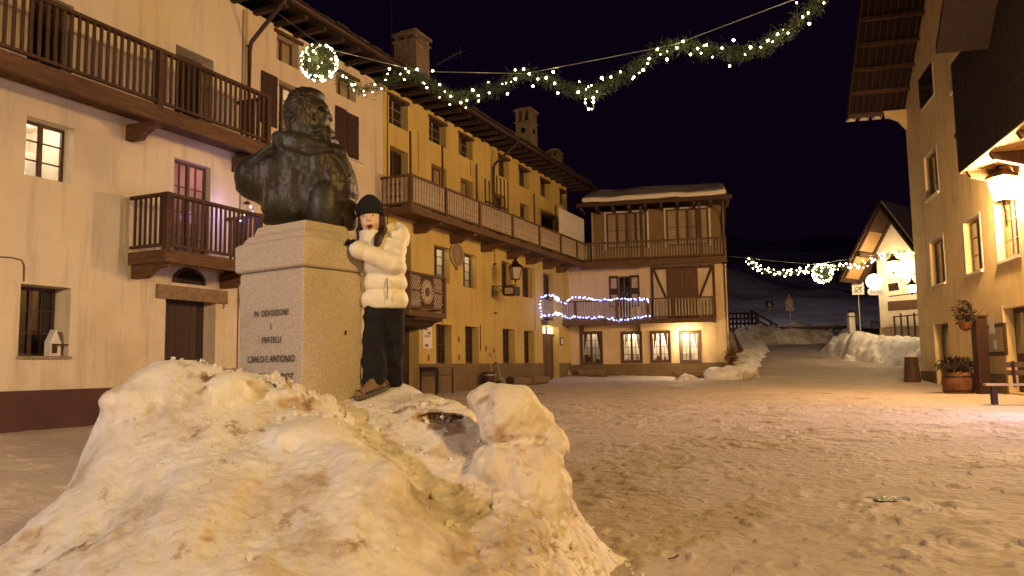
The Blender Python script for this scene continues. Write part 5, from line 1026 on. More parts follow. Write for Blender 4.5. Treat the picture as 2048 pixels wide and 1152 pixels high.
def clods():
    mb = MB(); n = 0; ico = bmesh.new(); bmesh.ops.create_icosphere(ico, subdivisions=1, radius=1); iv = np.array([v.co[:] for v in ico.verts]); jf = [tuple(v.index for v in f.verts) for f in ico.faces]; ico.free()
    for k in range(1100):
        if k % 3 == 0: x, y = rng.uniform(-1.7, -.4), rng.uniform(4.0, 4.7)
        elif k % 3 == 1: x, y = rng.normal(.10, .22), rng.uniform(3.5, 4.5)
        else: x, y = rng.uniform(-2.4, .6), rng.uniform(2.4, 4.9)
        if x > 1.2 or (abs(x+.85) < .2 and y > 4.7): continue
        r = .003+.014*rng.rand()**3; z = hsamp(x, y)
        if z < .02: z = float(gz(x, y))+.0
        if k % 3 == 1: 
            if abs(x-.02) < .32 and 3.9 < y < 4.35: continue
        v = iv*r*(1+.5*rng.uniform(-1, 1, (len(iv), 1)))*rng.uniform(.6, 1.3, 3)+[x, y, z+.004+r*.4]; mb.add(v, jf)
    g2 = MB()
    for k in range(260):
        c = P(rng.normal(888, 34), rng.normal(850, 16), 4.45); x, y = c[0]+rng.normal(0, .03), c[1]+rng.normal(0, .10); z = hsamp(x, y)-.03; r = .004+.010*rng.rand()**2
        g2.add(iv*r*(1+.4*rng.uniform(-1, 1, (len(iv), 1)))+[x, y, z], jf)
    g_o = g2.build('gravel_grit', 'log', hp); g_o['kind'] = 'stuff'
    for k in range(90):     # broken chunks round the pedestal foot and down the ragged right side
        if k < 46: c = P(rng.uniform(535, 700), rng.uniform(770, 830), 4.42); x, y = c[0], c[1]+rng.uniform(-.1, .12)
        else: x, y = rng.normal(.12, .16), rng.normal(3.75, .2)
        z = hsamp(x, y); r = rng.uniform(.012, .034)*(1 if k < 46 else .8); 
        if z < .04: continue
        mb.add(iv*r*(1+.35*rng.uniform(-1, 1, (len(iv), 1)))*rng.uniform(.6, 1.4, 3)+[x, y, z+r*.25], jf)
    o = mb.build('snow_crumbs', 'snow', hp); o['kind'] = 'stuff'
_ORG[hp.name] = Vector((-1, 4, 0)); clods()
def dirt_and_shade():
    me = hp.data; n = len(me.vertices); co = np.empty(n*3); me.vertices.foreach_get('co', co); co = co.reshape(-1, 3)+[-1, 4, 0]; x, y, z = co.T
    right = sst(-.9, .1, x+.35*vnoise(x*1.7, y*1.7, z*1.7)); d = .0+.16*right; d = d+.30*np.clip(fbm(x*1.8+3, y*1.8, z*2.4, 5)-.1, 0, 1)  # besides the dirt, the right side's colour is darkened to stand for weaker light
    d = d+.35*sst(.55, .9, fbm(x*4.5, y*4.5+7, z*5, 4))
    def blot(px, py, Y, r, a, st=1.0):
        nonlocal d
        c = P(px, py, Y); q = np.sqrt(((x-c[0])/r)**2+((y-c[1])/(r*2))**2+((z-c[2])/(r*st))**2)+.45*vnoise(x*16, y*16, z*16)+.25*vnoise(x*40, y*40, z*40); d = np.maximum(d, a*(1-sst(.55, 1.05, q)))
    for b in ((880, 845, 4.45, .13, .85, .45), (905, 862, 4.4, .10, .8, .4), (850, 830, 4.5, .09, .75, .4), (415, 752, 4.1, .045, .95, 1.6), (400, 775, 4.0, .035, .8), (372, 752, 4.4, .08, .7, .3), (290, 822, 3.85, .05, .7), (425, 1078, 3.1, .055, .62, .8), (985, 1000, 3.8, .05, .45, .5), (980, 975, 4.0, .10, .6, .18),
              (645, 955, 3.5, .05, .45), (560, 940, 3.6, .04, .40), (1045, 905, 4.0, .05, .6), (1000, 872, 3.98, .05, .6), (975, 800, 4.1, .07, .7, .6), (1120, 905, 4.05, .05, .7, 1.5), (690, 1100, 3.05, .06, .40)): blot(*b)
    at = me.attributes.new('dirt_and_shade', 'FLOAT', 'POINT'); at.data.foreach_set('value', np.clip(d, 0, 1).astype(np.float32))
    m = M['snow'].copy(); m.name = 'ploughed_dirty_shaded_snow'; N, L = nodes(m); N['Bump'].inputs['Strength'].default_value = .38; _vn = N.new('ShaderNodeTexVoronoi'); _vn.inputs['Scale'].default_value = 26; _tc = N['Texture Coordinate']; L.new(_tc.outputs['Object'], _vn.inputs['Vector']); _bn = [n for n in N if n.type == 'TEX_NOISE' and n.outputs[0].links and n.outputs[0].links[0].to_node.type == 'BUMP'][0]; _bn.inputs['Scale'].default_value = 30; _ad = N.new('ShaderNodeMath'); _ad.operation = 'MULTIPLY_ADD'; L.new(_vn.outputs['Distance'], _ad.inputs[0]); _ad.inputs[1].default_value = -.22; L.new(_bn.outputs[0], _ad.inputs[2]); L.new(_ad.outputs[0], N['Bump'].inputs['Height']); N['Principled BSDF'].inputs['Subsurface Weight'].default_value = .3; b = N['Principled BSDF']; src = b.inputs['Base Color'].links[0].from_socket
    a = N.new('ShaderNodeAttribute'); a.attribute_name = 'dirt_and_shade'; r = N.new('ShaderNodeValToRGB'); L.new(a.outputs['Fac'], r.inputs[0]); e = r.color_ramp.elements; e[0].color = (1, 1, 1, 1); e[1].color = (.20, .12, .065, 1)
    k = e.new(.45); k.color = (.82, .71, .56, 1); k = e.new(.75); k.color = (.46, .33, .21, 1)
    x_ = N.new('ShaderNodeMix'); x_.data_type = 'RGBA'; x_.blend_type = 'MULTIPLY'; x_.inputs[0].default_value = 1; L.new(src, x_.inputs[6]); L.new(r.outputs[0], x_.inputs[7]); L.new(x_.outputs[2], b.inputs['Base Color']); me.materials.clear(); me.materials.append(m)
dirt_and_shade()
#PART3
# ================================================================== PERSON
o0 = P(760, 795, 5.0); ox, oy, oz = [float(q) for q in o0]
def L3(f): return lambda X, Y, Z: f(X-ox, Y-oy, Z-oz)
def pnet(f, lo, hi, res, name, m, parent=None): return nets(L3(f), (ox+lo[0], oy+lo[1], oz+lo[2]), (ox+hi[0], oy+hi[1], oz+hi[2]), res, name, m, parent)
HC = (-.056, -.025, 1.115)
def hd_(x, y, z):   # head space with a slight tilt
    a = .10; dx, dz = x-HC[0], z-HC[2]; return dx*math.cos(a)+dz*math.sin(a), y-HC[1], -dx*math.sin(a)+dz*math.cos(a)
def body(x, y, z):
    u, v, w_ = hd_(x, y, z); h = ell(u, v, w_, (0, .012, .012), (.066, .080, .088)); h = smin(h, ell(u, v, w_, (0, -.012, -.045), (.047, .058, .050)), .03)
    h = smin(h, ell(u, v, w_, (.030, -.042, -.022), (.022, .020, .020)), .015); h = smin(h, ell(u, v, w_, (-.030, -.042, -.022), (.022, .020, .020)), .015)
    h = smin(h, cap(u, v, w_, (0, -.066, .012), (0, -.083, -.016), .006, .010), .010); h = smin(h, ell(u, v, w_, (0, -.052, -.088), (.018, .016, .012)), .015)
    for s_ in (-1, 1): h = np.maximum(h, -ell(u, v, w_, (s_*.029, -.078, .014), (.015, .014, .009))); h = smin(h, ell(u, v, w_, (s_*.067, .01, -.005), (.010, .014, .022)), .006)
    h = np.maximum(h, -np.maximum(ell(u, v, w_, (0, -.072, -.054), (.023, .026, .021)), w_+.046))
    b = smin(h, cap(x, y, z, (-.045, .0, 1.04), (-.02, .01, .93), .036, .04), .02)
    b = smin(b, ell(x, y, z, (.02, .02, .78), (.10, .07, .20)), .04)
    b = smin(b, cap(x, y, z, (.10, .0, .95), (.09, -.09, .82), .028), .02); b = smin(b, cap(x, y, z, (.09, -.09, .82), (-.12, -.16, .925), .024, .018), .02)
    b = smin(b, cap(x, y, z, (-.07, .04, .95), (-.14, .05, .86), .028), .02); b = smin(b, cap(x, y, z, (-.14, .05, .86), (-.17, .02, .93), .022), .02)
    b = smin(b, cap(x, y, z, (-.03, .0, .60), (-.035, -.0, .12), .05, .035), .03); b = smin(b, cap(x, y, z, (.07, .05, .60), (.06, .13, .12), .05, .035), .03); return b
PE = pnet(body, (-.24, -.24, .05), (.20, .22, 1.25), .0065, 'person', 'skin'); reorg(PE, (ox, oy, oz)); _ORG[PE.name] = Vector((ox, oy, oz))
tag(PE, 'person in a white puffer jacket and black knit hat leaning open-mouthed against the pedestal', 'person')
def jacket(x, y, z):
    hw = .132+.012*sst(.9, .6, z); t = (np.sqrt(((x-.022)/hw)**2+((y-.01)/.105)**2)-1)*.105
    seams = (.665, .76, .855, .945); puf = 0
    for a, b in ((.552, .665), (.665, .765), (.765, .865), (.865, .97)):
        q = np.clip((z-a)/(b-a), 0, 1); puf = puf+.022*np.sin(math.pi*q)**.6*((z > a) & (z < b))
    t = t-puf+.016; t = np.maximum(t, np.maximum(.553-z, z-.985)); 
    j = smin(t, ell(x, y, z, (.005, .02, .955), (.125, .085, .055)), .03)
    sl = cap(x, y, z, (.108, .0, .955), (.100, -.085, .825), .056, .062); fa = cap(x, y, z, (.095, -.09, .825), (-.110, -.155, .905), .060, .046)
    d_ = np.clip(((x-.095)*-.205+(z-.825)*.08)/(.205**2+.08**2), 0, 1); fa = fa-.007*np.abs(np.sin(d_*math.pi*2.6)); 
    sl = sl-.006*np.abs(np.sin((z-.82)*math.pi/.062)); arm = smin(sl, fa, .02); j = smin(j, arm, .008)
    r2 = cap(x, y, z, (-.085, .03, .945), (-.15, .05, .865), .05, .05); j = smin(j, r2, .015)
    cl = np.sqrt((np.sqrt((x+.052)**2+((y+.012)*1.0)**2)-.062)**2+(np.maximum(np.abs(z-1.0)-.028, 0))**2)-.016; cl = np.maximum(cl, -(cap(x, y, z, (-.062, -.2, 1.03), (-.058, -.05, .94), .006))); j = smin(j, cl, .014)
    hood = ell(x, y, z, (.095, .055, 1.015), (.085, .085, .095), 0, .35); hood = np.maximum(hood, -ell(x, y, z, (.080, -.005, 1.085), (.055, .060, .048))); hood = smin(hood, ell(x, y, z, (-.03, .075, 1.02), (.11, .05, .07)), .03); j = smin(j, hood, .012)
    wr = .002*(1-2*np.abs(vnoise(x*17, y*17, z*26)))+.002*vnoise(x*34+5, y*34, z*44)+.0015*np.abs(vnoise(x*60, y*60, z*20)); return j-wr
JK = pnet(jacket, (-.22, -.26, .53), (.23, .18, 1.14), .0068, 'puffer_jacket', 'coat', PE)
MB().tube([(ox+.062, oy-.118, oz+.73), (ox+.066, oy-.124, oz+.67), (ox+.064, oy-.121, oz+.60)], .004, 5).build('zip_cord', 'framer', PE)
def trousers(x, y, z):
    a = cap(x, y, z, (-.024, .0, .60), (-.038, -.005, .115), .074, .070); b = cap(x, y, z, (.068, .04, .60), (.060, .115, .115), .080, .062)
    t = smin(a, b, .02); t = smin(t, ell(x, y, z, (.022, .015, .59), (.110, .085, .09)), .04); t = np.maximum(t, np.maximum(.045+.10*(y > .05)*0-z, z-.66))
    t = np.maximum(t, -(z-.062-.0*x)); return t-.008*(1-2*np.abs(vnoise(x*8, y*8, z*13)))-.010*np.abs(vnoise(x*10, y*10, z*26))*sst(.35, .08, z)-.004*vnoise(x*30, y*30, z*30)
pnet(trousers, (-.15, -.13, .03), (.19, .23, .68), .008, 'trousers', 'pants', PE)
def hat(x, y, z):
    u, v, w_ = hd_(x, y, z); h = ell(u, v, w_, (.0, .018, .062), (.084, .094, .094)); h = np.maximum(h, -(w_-(.028+.35*np.maximum(v, -.05)*-.6)))
    rib = .0026*np.sin(np.arctan2(v-.018, u)*30)*sst(.15, .10, w_); cuff = np.maximum(ell(u, v, w_, (.0, .016, .045), (.086, .096, .11)), np.abs(w_-.050-.21*np.minimum(-v, .05)*0)-.024); h = smin(h, cuff, .006)
    h = smin(h, ell(u, v, w_, (.004, .02, .150), (.012, .012, .006)), .03); return h-rib
pnet(hat, (-.17, -.15, 1.08), (.07, .13, 1.30), .0055, 'knit_hat', 'hat', PE)
def hair(x, y, z):
    u, v, w_ = hd_(x, y, z); h = ell(u, v, w_, (0, .03, -.01), (.080, .075, .10)); h = np.maximum(h, -ell(u, v, w_, (0, -.03, -.02), (.056, .10, .10)))
    r = cap(x, y, z, (.018, -.02, 1.13), (.028, -.035, 1.05), .020, .024); r = smin(r, cap(x, y, z, (.028, -.035, 1.05), (.006, -.095, .985), .024, .024), .01); r = smin(r, cap(x, y, z, (.006, -.095, .985), (-.004, -.135, .925), .026, .016), .01)
    r = smin(r, cap(x, y, z, (.02, -.08, .995), (.030, -.120, .945), .012, .006), .008); l_ = cap(x, y, z, (-.122, -.02, 1.12), (-.130, -.02, 1.05), .014, .018); l_ = smin(l_, cap(x, y, z, (-.130, -.02, 1.05), (-.132, -.03, .99), .018, .012), .01)
    h = smin(smin(h, r, .012), l_, .012); return h-.003*np.sin(x*240+z*18+3*vnoise(x*9, y*9, z*9))-.003*vnoise(x*50, y*50, z*8)
pnet(hair, (-.19, -.16, .90), (.08, .12, 1.24), .0055, 'hair', 'hair', PE)
def hp_(u, v, w_):   # head space point -> world
    a = .10; return (ox+HC[0]+u*math.cos(a)-w_*math.sin(a), oy+HC[1]+v, oz+HC[2]+u*math.sin(a)+w_*math.cos(a))
MB().lathe(hp_(0, -.052, -.074), [(.002, 0), (.013, .004), (.019, .018), (.022, .028), (.002, .033)], 12, 1, .35).build('mouth', 'mouth', PE, True)
MB().tube([hp_((.020+.004*math.sin(k))*math.cos(k), -.066, -.056+(.020 if math.sin(k) < 0 else .009)*math.sin(k)) for k in np.linspace(0, 2*math.pi, 17)], .0030, 6, False).build('lips', 'lip', PE, True)
MB().box(*[hp_(0, 0, 0)[0]+q for q in (-.013, .013)], hp_(0, -.064, 0)[1], hp_(0, -.058, 0)[1], hp_(0, 0, -.042)[2], hp_(0, 0, -.037)[2]).build('teeth', 'eyew', PE)
for s_ in (-1, 1):
    c = hp_(s_*.029, -.0655, .012); e = part_of(PE, MB().lathe((c[0], c[1], c[2]-.0075), [(.001, .003), (.007, .005), (.0085, .0075), (.007, .010), (.001, .012)], 10, 1, .6).build('eye', 'eyew', PE, True)); MB().lathe((c[0], c[1]-.005, c[2]-.0055), [(.001, 0), (.006, .0055), (.001, .011)], 10, 1, .6).build('iris', 'eye', e, True)
    MB().tube([hp_(s_*.015, -.071, .028), hp_(s_*.030, -.073, .033), hp_(s_*.044, -.066, .028)], .0024, 5).build('eyebrow', 'hair', PE)
def glove(cx, cy, cz, sgn):
    def g(x, y, z):
        x, y, z = x-cx, y-cy, z-cz; h = ell(x, y, z, (0, 0, 0), (.021, .032, .026)); h = smin(h, cap(x, y, z, (.02*1, 0, -.02), (.035, 0, -.035), .020), .012)
        for i, (ln, ra) in enumerate(((.030, .0082), (.036, .0086), (.034, .0084), (.026, .0075))):
            y0 = -.026+i*.0165; a_ = (-.012, y0, .008); b_ = (-.012-ln*.55, y0, .016); c_ = (-.012-ln*.85, y0, .016-ln*.65); f_ = smin(cap(x, y, z, a_, b_, ra), cap(x, y, z, b_, c_, ra*.92), .003); h = smin(h, f_, .003)
        h = smin(h, smin(cap(x, y, z, (.0, -.028, -.004), (-.012, -.046, .008), .009), cap(x, y, z, (-.012, -.046, .008), (-.026, -.050, .004), .008), .004), .004); return h
    return pnet(g, (cx-.06, cy-.07, cz-.06), (cx+.06, cy+.05, cz+.05), .0038, 'glove', 'hat', PE)
glove(-.138, -.150, .945, 1); glove(-.172, .045, .935, 1)
def boot(hx, hy, hz, tx, ty, tz):
    h = np.array([hx-ox, hy-oy, hz-oz]); t = np.array([tx-ox, ty-oy, tz-oz]); d = (t-h); sh = h+np.array([0, 0, .06])+d*.12
    def up(x, y, z):
        b = cap(x, y, z, h+[0, 0, .038]+d*.05, h+d*.55+[0, 0, .034], .034, .037); b = smin(b, cap(x, y, z, h+d*.55+[0, 0, .034], t+[0, 0, .026], .036, .029), .02); b = smin(b, cap(x, y, z, h+[0, 0, .05]+d*.12, sh+[0, 0, .02], .032, .032), .02)
        b = smin(b, cap(x, y, z, h+[0, 0, .09]+d*.25, h+[0, 0, .06]+d*.6, .022, .018), .02); fl = z-(h[2]+(t[2]-h[2])*np.clip(((x-h[0])*d[0]+(y-h[1])*d[1])/(d[0]**2+d[1]**2), -.2, 1.2)); return np.maximum(b, -(fl-.016))-.0015*vnoise(x*60, y*60, z*60)
    def so(x, y, z):
        s_ = np.clip(((x-h[0])*d[0]+(y-h[1])*d[1])/(d[0]**2+d[1]**2), -.2, 1.2); fl = z-(h[2]+(t[2]-h[2])*s_); b = np.sqrt(np.maximum((x-h[0]-s_.clip(0, 1)*d[0])**2+(y-h[1]-s_.clip(0, 1)*d[1])**2, 0))-(.041-.006*s_); return np.maximum(np.maximum(b, fl-.022), -(fl+.004*np.sin(s_*38)))
    lo = np.minimum(h, t)-[.07, .07, .03]; hi = np.maximum(h, t)+[.07, .07, .22]; b = part_of(PE, pnet(up, lo, hi, .0055, 'boot', 'boot', PE)); pnet(so, lo, [hi[0], hi[1], max(h[2], t[2])+.05], .005, 'sole', 'boots', b)
    tp = lambda s_, z_, w_=0: tuple(np.array([ox, oy, oz])+h+d*s_+np.array([d[1], -d[0], 0])/np.hypot(d[0], d[1])*w_+np.array([0, 0, z_]))
    lc = MB()
    for k in range(5): s_ = .30+.09*k; z_ = .106-.012*k; lc.tube([tp(s_, z_-.012, -.024), tp(s_+.02, z_, 0), tp(s_, z_-.012, .024)], .0035, 5)
    lc.build('laces', 'bootd', b); MB().tube([tp(1.0, .030, 0), tp(1.06, .026, 0)], [.031, .022], 10).build('toe_cap', 'bootd', b, True)
    MB().tube([tp(.1, .026, -.038), tp(.5, .030, -.042), tp(.9, .028, -.034)], .008, 6).build('rand', 'bootd', b)
def hz_(x, y): return float(.797+.26*(y-4.75)) 
boot(-.822, 5.0, hz_(0, 5.0)+.004, -.925, 4.83, hz_(0, 4.83)+.004); boot(-.795, 5.20, hz_(0, 5.20)-.0, -.815, 5.03, hz_(0, 5.03)+.0)
# ================================================================== PROPS ALONG THE OCHRE HOUSE
def wq(F, x, y, off): u, z = F.pix(x, y, off); q = F.w(u, off, z); return q
def gw2(F, u, n): q = F.w(u, n, 0); return float(gz(q[0], q[1]))
ua = FL.pix(839, 735, .1)[0]; ub = FL.pix(909, 733, .75)[0]; zt = FL.pix(909, 733, .75)[1]; zg_ = gw2(FL, ua, .4)
q = thing('bar_table', FL.w((ua+ub)/2, .4, zg_), 'tall narrow table with thin legs against the ochre house beside the big door', 'table')
MB().fbox(FL, ua, ub, .06, .76, zt-.04, zt).build('tabletop', 'woodm', q)
for u in (ua+.06, ub-.06):
    for n in (.12, .70): MB().fbox(FL, u-.02, u+.02, n-.02, n+.02, zg_-.02, zt-.042).build('leg', 'iron', q)
MB().fbox(FL, ua+.08, ub-.08, .69, .71, zt-.30, zt-.27).fbox(FL, ua+.08, ub-.08, .11, .13, zt-.30, zt-.27).build('stretcher', 'iron', q)
def cyl_thing(name, F, x, yb, off, r, h, label, cat, m, prof=None, lid=None):
    u = F.pix(x, yb, off)[0]; b = F.w(u, off, 0); z = float(gz(b[0], b[1])); t = thing(name, (b[0], b[1], z), label, cat); o = MB().lathe((b[0], b[1], z-.03), prof or [(r*.9, 0), (r, .05), (r, h)], 18).build('body', m, t, False)
    return t, (b[0], b[1], z)
t, b = cyl_thing('waste_bin', FL, 978, 778, .45, .24, .66, 'brown round waste bin standing left of the ochre house downpipe', 'bin', 'wood', [(.20, 0), (.22, .03), (.25, .64), (.26, .66), (.24, .67), (.22, .60)]); MB().lathe((b[0], b[1], b[2]+.50), [(.262, 0), (.262, .04)], 18).build('band', 'steel', t)
t, b = cyl_thing('bucket', FL, 993, 777, .62, .13, .28, 'small black bucket between the waste bin and the downpipe', 'bucket', 'iron', [(.10, 0), (.13, .26), (.14, .28), (.12, .27)]); MB().tube([(b[0]-.12, b[1], b[2]+.26), (b[0], b[1]-.1, b[2]+.17), (b[0]+.12, b[1], b[2]+.26)], .006, 5).build('handle', 'steel', t)
def shovel(a, b, label, blade='steel', nm='snow_shovel'):
    a = Vector(a); b = Vector(b); t = thing(nm, tuple(b), label, 'shovel', 'snow shovels'); d = (b-a).normalized(); MB().tube([a+d*.1, b-d*.35], .018, 6).build('shaft', 'balus', t); s_ = d.cross(Vector((0, 0, 1))).normalized() if abs(d.z) < .98 else Vector((FL.u[0], FL.u[1], 0))
    s_ = Vector((FL.u[0], FL.u[1], 0)); MB().tube([a+d*.1, a+s_*.06, a+s_*.055-d*.06, a-s_*.055-d*.06, a-s_*.06, a+d*.1], .013, 6).build('grip', 'iron', t)
    n = d.cross(s_); mb = MB(); q = []
    for k in np.linspace(-1, 1, 7): q.append((k*.19, .05*k*k))
    for (x0, y0), (x1, y1) in zip(q, q[1:]): mb.hexa([b-d*.36+s_*x0+n*y0, b-d*.36+s_*x1+n*y1, b+s_*x1+n*y1, b+s_*x0+n*y0, b-d*.36+s_*x0+n*(y0+.01), b-d*.36+s_*x1+n*(y1+.01), b+s_*x1+n*(y1+.01), b+s_*x0+n*(y0+.01)])
    mb.build('blade', blade, t)
def lean(xt, yt, xb, nt, nb, label, **k):
    u, z = FL.pix(xt, yt, nt); u2 = FL.pix(xb, 770, nb)[0]; shovel(FL.w(u, nt, z), FL.w(u2, nb, gw2(FL, u2, nb)+.01), label, **k)
lean(981, 709, 985, .10, .42, 'snow shovel leaning on the ochre wall behind the waste bin'); lean(988, 701, 1006, .12, .55, 'snow shovel slanting across the brown downpipe')
def log_trough(F, u0, u1, n, r, label, zoff=0):
    c = F.w((u0+u1)/2, n, 0); z = float(gz(c[0], c[1])); t = thing('log_trough', (c[0], c[1], z), label, 'planter', 'hollowed log planters'); mb = MB(); k = 20; V_ = []
    ring_ = [(r*math.cos(a), r*math.sin(a)) for a in np.linspace(math.pi*.80, math.pi*2.20, k)]; inn = [(r*.72*math.cos(a), r*.72*math.sin(a)+.0) for a in np.linspace(math.pi*2.12, math.pi*.88, k)]
    poly = [(n+a, z+r*.9+b) for a, b in ring_+inn]; mb.prismu(F, poly, u0, u1); 
    mb.build('log', 'log', t)
    for u in (u0+.012, u1-.012): MB().prismu(F, [(n+r*.715*math.cos(a), z+r*.9+r*.715*math.sin(a)) for a in np.linspace(0, 6.28, 18)[:-1]], u-.01, u+.01).build('end_cap', 'wood', t)
    sl_ = MB()
    for u in (u0+.2, u1-.2): MB().fbox(F, u-.06, u+.06, n-r*.8, n+r*.8, z-.05, z+.06).build('foot', 'log', t)
    for i in range(60): u = random.uniform(u0+.06, u1-.06); w2_ = random.uniform(-.6, .6)*r; h = random.uniform(.03, .13); sl_.add([F.w(u-.03, n+w2_, z+r*1.1), F.w(u+.03, n+w2_, z+r*1.1), F.w(u+random.uniform(-.08, .08), n+w2_*1.3, z+r*1.25+h)], [(0, 1, 2)])
    sl_.build('dead_plants', 'earth', t)
ul = FL.pix(1022, 765, .75)[0]; log_trough(FL, ul, ul+1.7, .7, .25, 'left log planter beneath the right ground-floor windows of the ochre house')
ul = FL.pix(1060, 762, .7)[0]; log_trough(FL, ul, ul+1.8, .65, .22, 'log planter next to the lit door of the ochre house')
log_trough(FB, FB.pix(1158, 760, .5)[0], FB.pix(1214, 760, .5)[0], .5, .23, 'log planter under the leftmost window of the timber-fronted house'); log_trough(FB, FB.pix(1352, 755, .6)[0], FB.pix(1412, 755, .6)[0], .6, .22, 'log planter half behind snow near the right corner of the timber-fronted house')
def broom(x0, y0, x1, y1, n0, n1, label):
    a, z = FB.pix(x0, y0, n0); A = Vector(FB.w(a, n0, z)); b, z2 = FB.pix(x1, y1, n1); g0 = FB.w(b, n1, 0); B_ = Vector((g0[0], g0[1], float(gz(g0[0], g0[1])))); t = thing('broom', tuple(B_), label, 'broom', 'brooms'); d = (B_-A).normalized(); MB().tube([A, B_-d*.38], .016, 6).build('stick', 'balus', t)
    mb = MB().lathe((0, 0, 0), [(.17, 0), (.15, .12), (.07, .36), (.03, .42)], 14, 1, .5); rot = Vector((0, 0, 1)).rotation_difference(-d).to_matrix(); mb.v = [tuple(rot @ Vector(v)+B_) for v in mb.v]; mb.build('bristles', 'straw', t)
broom(1124, 702, 1129, 760, .10, .35, 'dark-handled broom leaning left in the corner by the lit door'); broom(1129, 725, 1139, 762, .12, .55, 'broom with a pale straw head in the corner by the lit door')
t, b = cyl_thing('bucket', FB, 1120, 760, .55, .13, .32, 'dark bucket standing at the left of the brooms', 'bucket', 'iron', [(.11, 0), (.13, .28), (.14, .30), (.12, .29)]); MB().tube([(b[0]-.13, b[1], b[2]+.27), (b[0], b[1]-.1, b[2]+.16), (b[0]+.13, b[1], b[2]+.27)], .006, 5).build('handle', 'steel', t)
u, z = FB.pix(1108, 684, .0); a_, c_ = FL.pix(1120, 690)[0], FL.pix(1110, 690)[1]; q = thing('menu_frame', FL.w(a_, 0, c_), 'small framed menu on the wall right of the lit door', 'picture frame'); MB().fbox(FL, a_-.05, a_+.35, .01, .05, c_, c_+.38).build('frame', 'wood', q); MB().fbox(FL, a_+.0, a_+.30, .051, .055, c_+.05, c_+.33).build('sheet', 'signw', q)
# ------------------------------------------------------------------ snow piles
def pile(name, blobs, label, res=.05, rough=.05, m='snow'):
    bs = [(P(x, y, Y), r) for x, y, Y, r in blobs]; c = np.array([b[0] for b in bs]); rr = np.array([b[1] for b in bs]); lo = (c-rr).min(0)-.15; hi = (c+rr).max(0)+.15
    cz = float(gz(c[:, 0].mean(), c[:, 1].mean()))
    def f(X, Y, Z):
        d = None
        for q, r in bs: e = ell(X, Y, Z, q, r); d = e if d is None else smin(d, e, .12)
        k = 1.2/max(rr.max(), .3); return d-rough*(vnoise(X*3.5, Y*3.5, Z*3.5)+.5*vnoise(X*8, Y*8, Z*8)+.3*vnoise(X*16, Y*16, Z*16))
    o = nets(f, lo, hi, res, name, m); reorg(o, (c[:, 0].mean(), c[:, 1].mean(), cz)); tag(o, label, 'snow pile', 'shovelled snow piles')
pile('snow_pile', [(1345, 768, 36.2, (.7, .5, .18)), (1375, 762, 36.3, (.5, .5, .30)), (1405, 770, 36.2, (.6, .5, .22))], 'low pile of crumbled snow in front of the log planter by the back house')
pile('snow_pile', [(1432, 752, 36.6, (.55, .5, .42)), (1462, 750, 36.6, (.5, .5, .44)), (1490, 744, 37.2, (.6, .6, .40))], 'block-shaped snow pile at the right corner of the timber-fronted house')
def bank(pts, w, h, label, res=.08, drop=.25):
    c = np.array([P(*p) for p in pts]); zs = np.array([float(gz(a[0], a[1])) for a in c]); lo = np.array([c[:, 0].min()-w*1.4, c[:, 1].min()-w*1.4, zs.min()-.5]); hi = np.array([c[:, 0].max()+w*1.4, c[:, 1].max()+w*1.4, zs.max()+h*1.7+.3])
    def f(X, Y, Z):
        x, y = X[:, :, :1], Y[:, :, :1]; D = np.full(x.shape, 1e9)
        for a, b in zip(c, c[1:]):
            e = b-a; t = np.clip(((x-a[0])*e[0]+(y-a[1])*e[1])/(e[0]**2+e[1]**2), 0, 1); D = np.minimum(D, np.hypot(x-a[0]-t*e[0], y-a[1]-t*e[1]))
        D = D+.25*w*vnoise(x*.9, y*.9, 0*x)+.12*w*vnoise(x*2.6, y*2.6, 0*x); H = gz(x, y)+h*(1+.3*vnoise(x*.7+4, y*.7, 0*x))*(1-np.clip(D/w, 0, 1.6)**2.2)+.10*np.abs(vnoise(x*2.2, y*2.2, 0*x))+.06*vnoise(x*5, y*5, 0*x)-.03
        return (Z-H)*.6-.035*vnoise(X*4, Y*4, Z*4)-.02*vnoise(X*9, Y*9, Z*9)
    o = nets(f, lo, hi, res, 'snow_bank', 'snow'); reorg(o, (c[:, 0].mean(), c[:, 1].mean(), zs.mean())); tag(o, label, 'snow bank', 'ploughed snow banks')
bank([(1468, 722, 39.0), (1480, 700, 44), (1498, 690, 50), (1508, 686, 57)], .95, .5, 'snow bank along the left edge of the rising lane')
bank([(1500, 686, 59.3), (1600, 684, 59.6), (1690, 684, 59.5)], 1.5, 1.15, 'ragged snow bank heaped against the stone wall at the lane end')
bank([(1697, 690, 50), (1758, 690, 45.6), (1800, 690, 44), (1870, 692, 42.5)], 1.7, 1.35, 'long snow bank before the far inn')
bank([(1500, 652, 64), (1600, 652, 64.2), (1700, 652, 64), (1810, 655, 64)], 1.6, 1.45, 'snow strip lying on the terrace behind the stone wall', .12)
# ------------------------------------------------------------------ end of the lane
M['rubble'] = mat('rubble_wall', (.20, .15, .10), .9, (.11, .08, .055), 2.2, bump=1.0, bscale=4, bdist=.08)
a = P(1462, 650, 61.5); b = P(1700, 650, 61.5); c = P(1800, 660, 60); q = MB(); 
n_ = 26
for i in range(n_):
    for j in range(4):
        x0 = a[0]+(b[0]-a[0])*(i+(.5 if j % 2 else 0))/n_; x1 = x0+(b[0]-a[0])/n_-.04; z0 = 2.3+j*.36; q.box(x0, x1, 61.2+random.uniform(-.05, .05), 61.9, z0, z0+.33)
q.box(a[0], b[0]+.3, 61.35, 62.4, 2.0, 3.72).box(b[0]+.3, c[0]+2, 60.6, 61.6, 2.0, 3.45); q = reorg(q.build('stone_wall', 'rubble'), ((a[0]+b[0])/2, 61.5, 2.5)); tag(q, 'rough stone retaining wall with snow at its foot closing the end of the lane', 'wall')
q = thing('stair_railing', tuple(P(1530, 670, 60)), 'dark wooden stair railing descending beside the stone wall', 'railing')
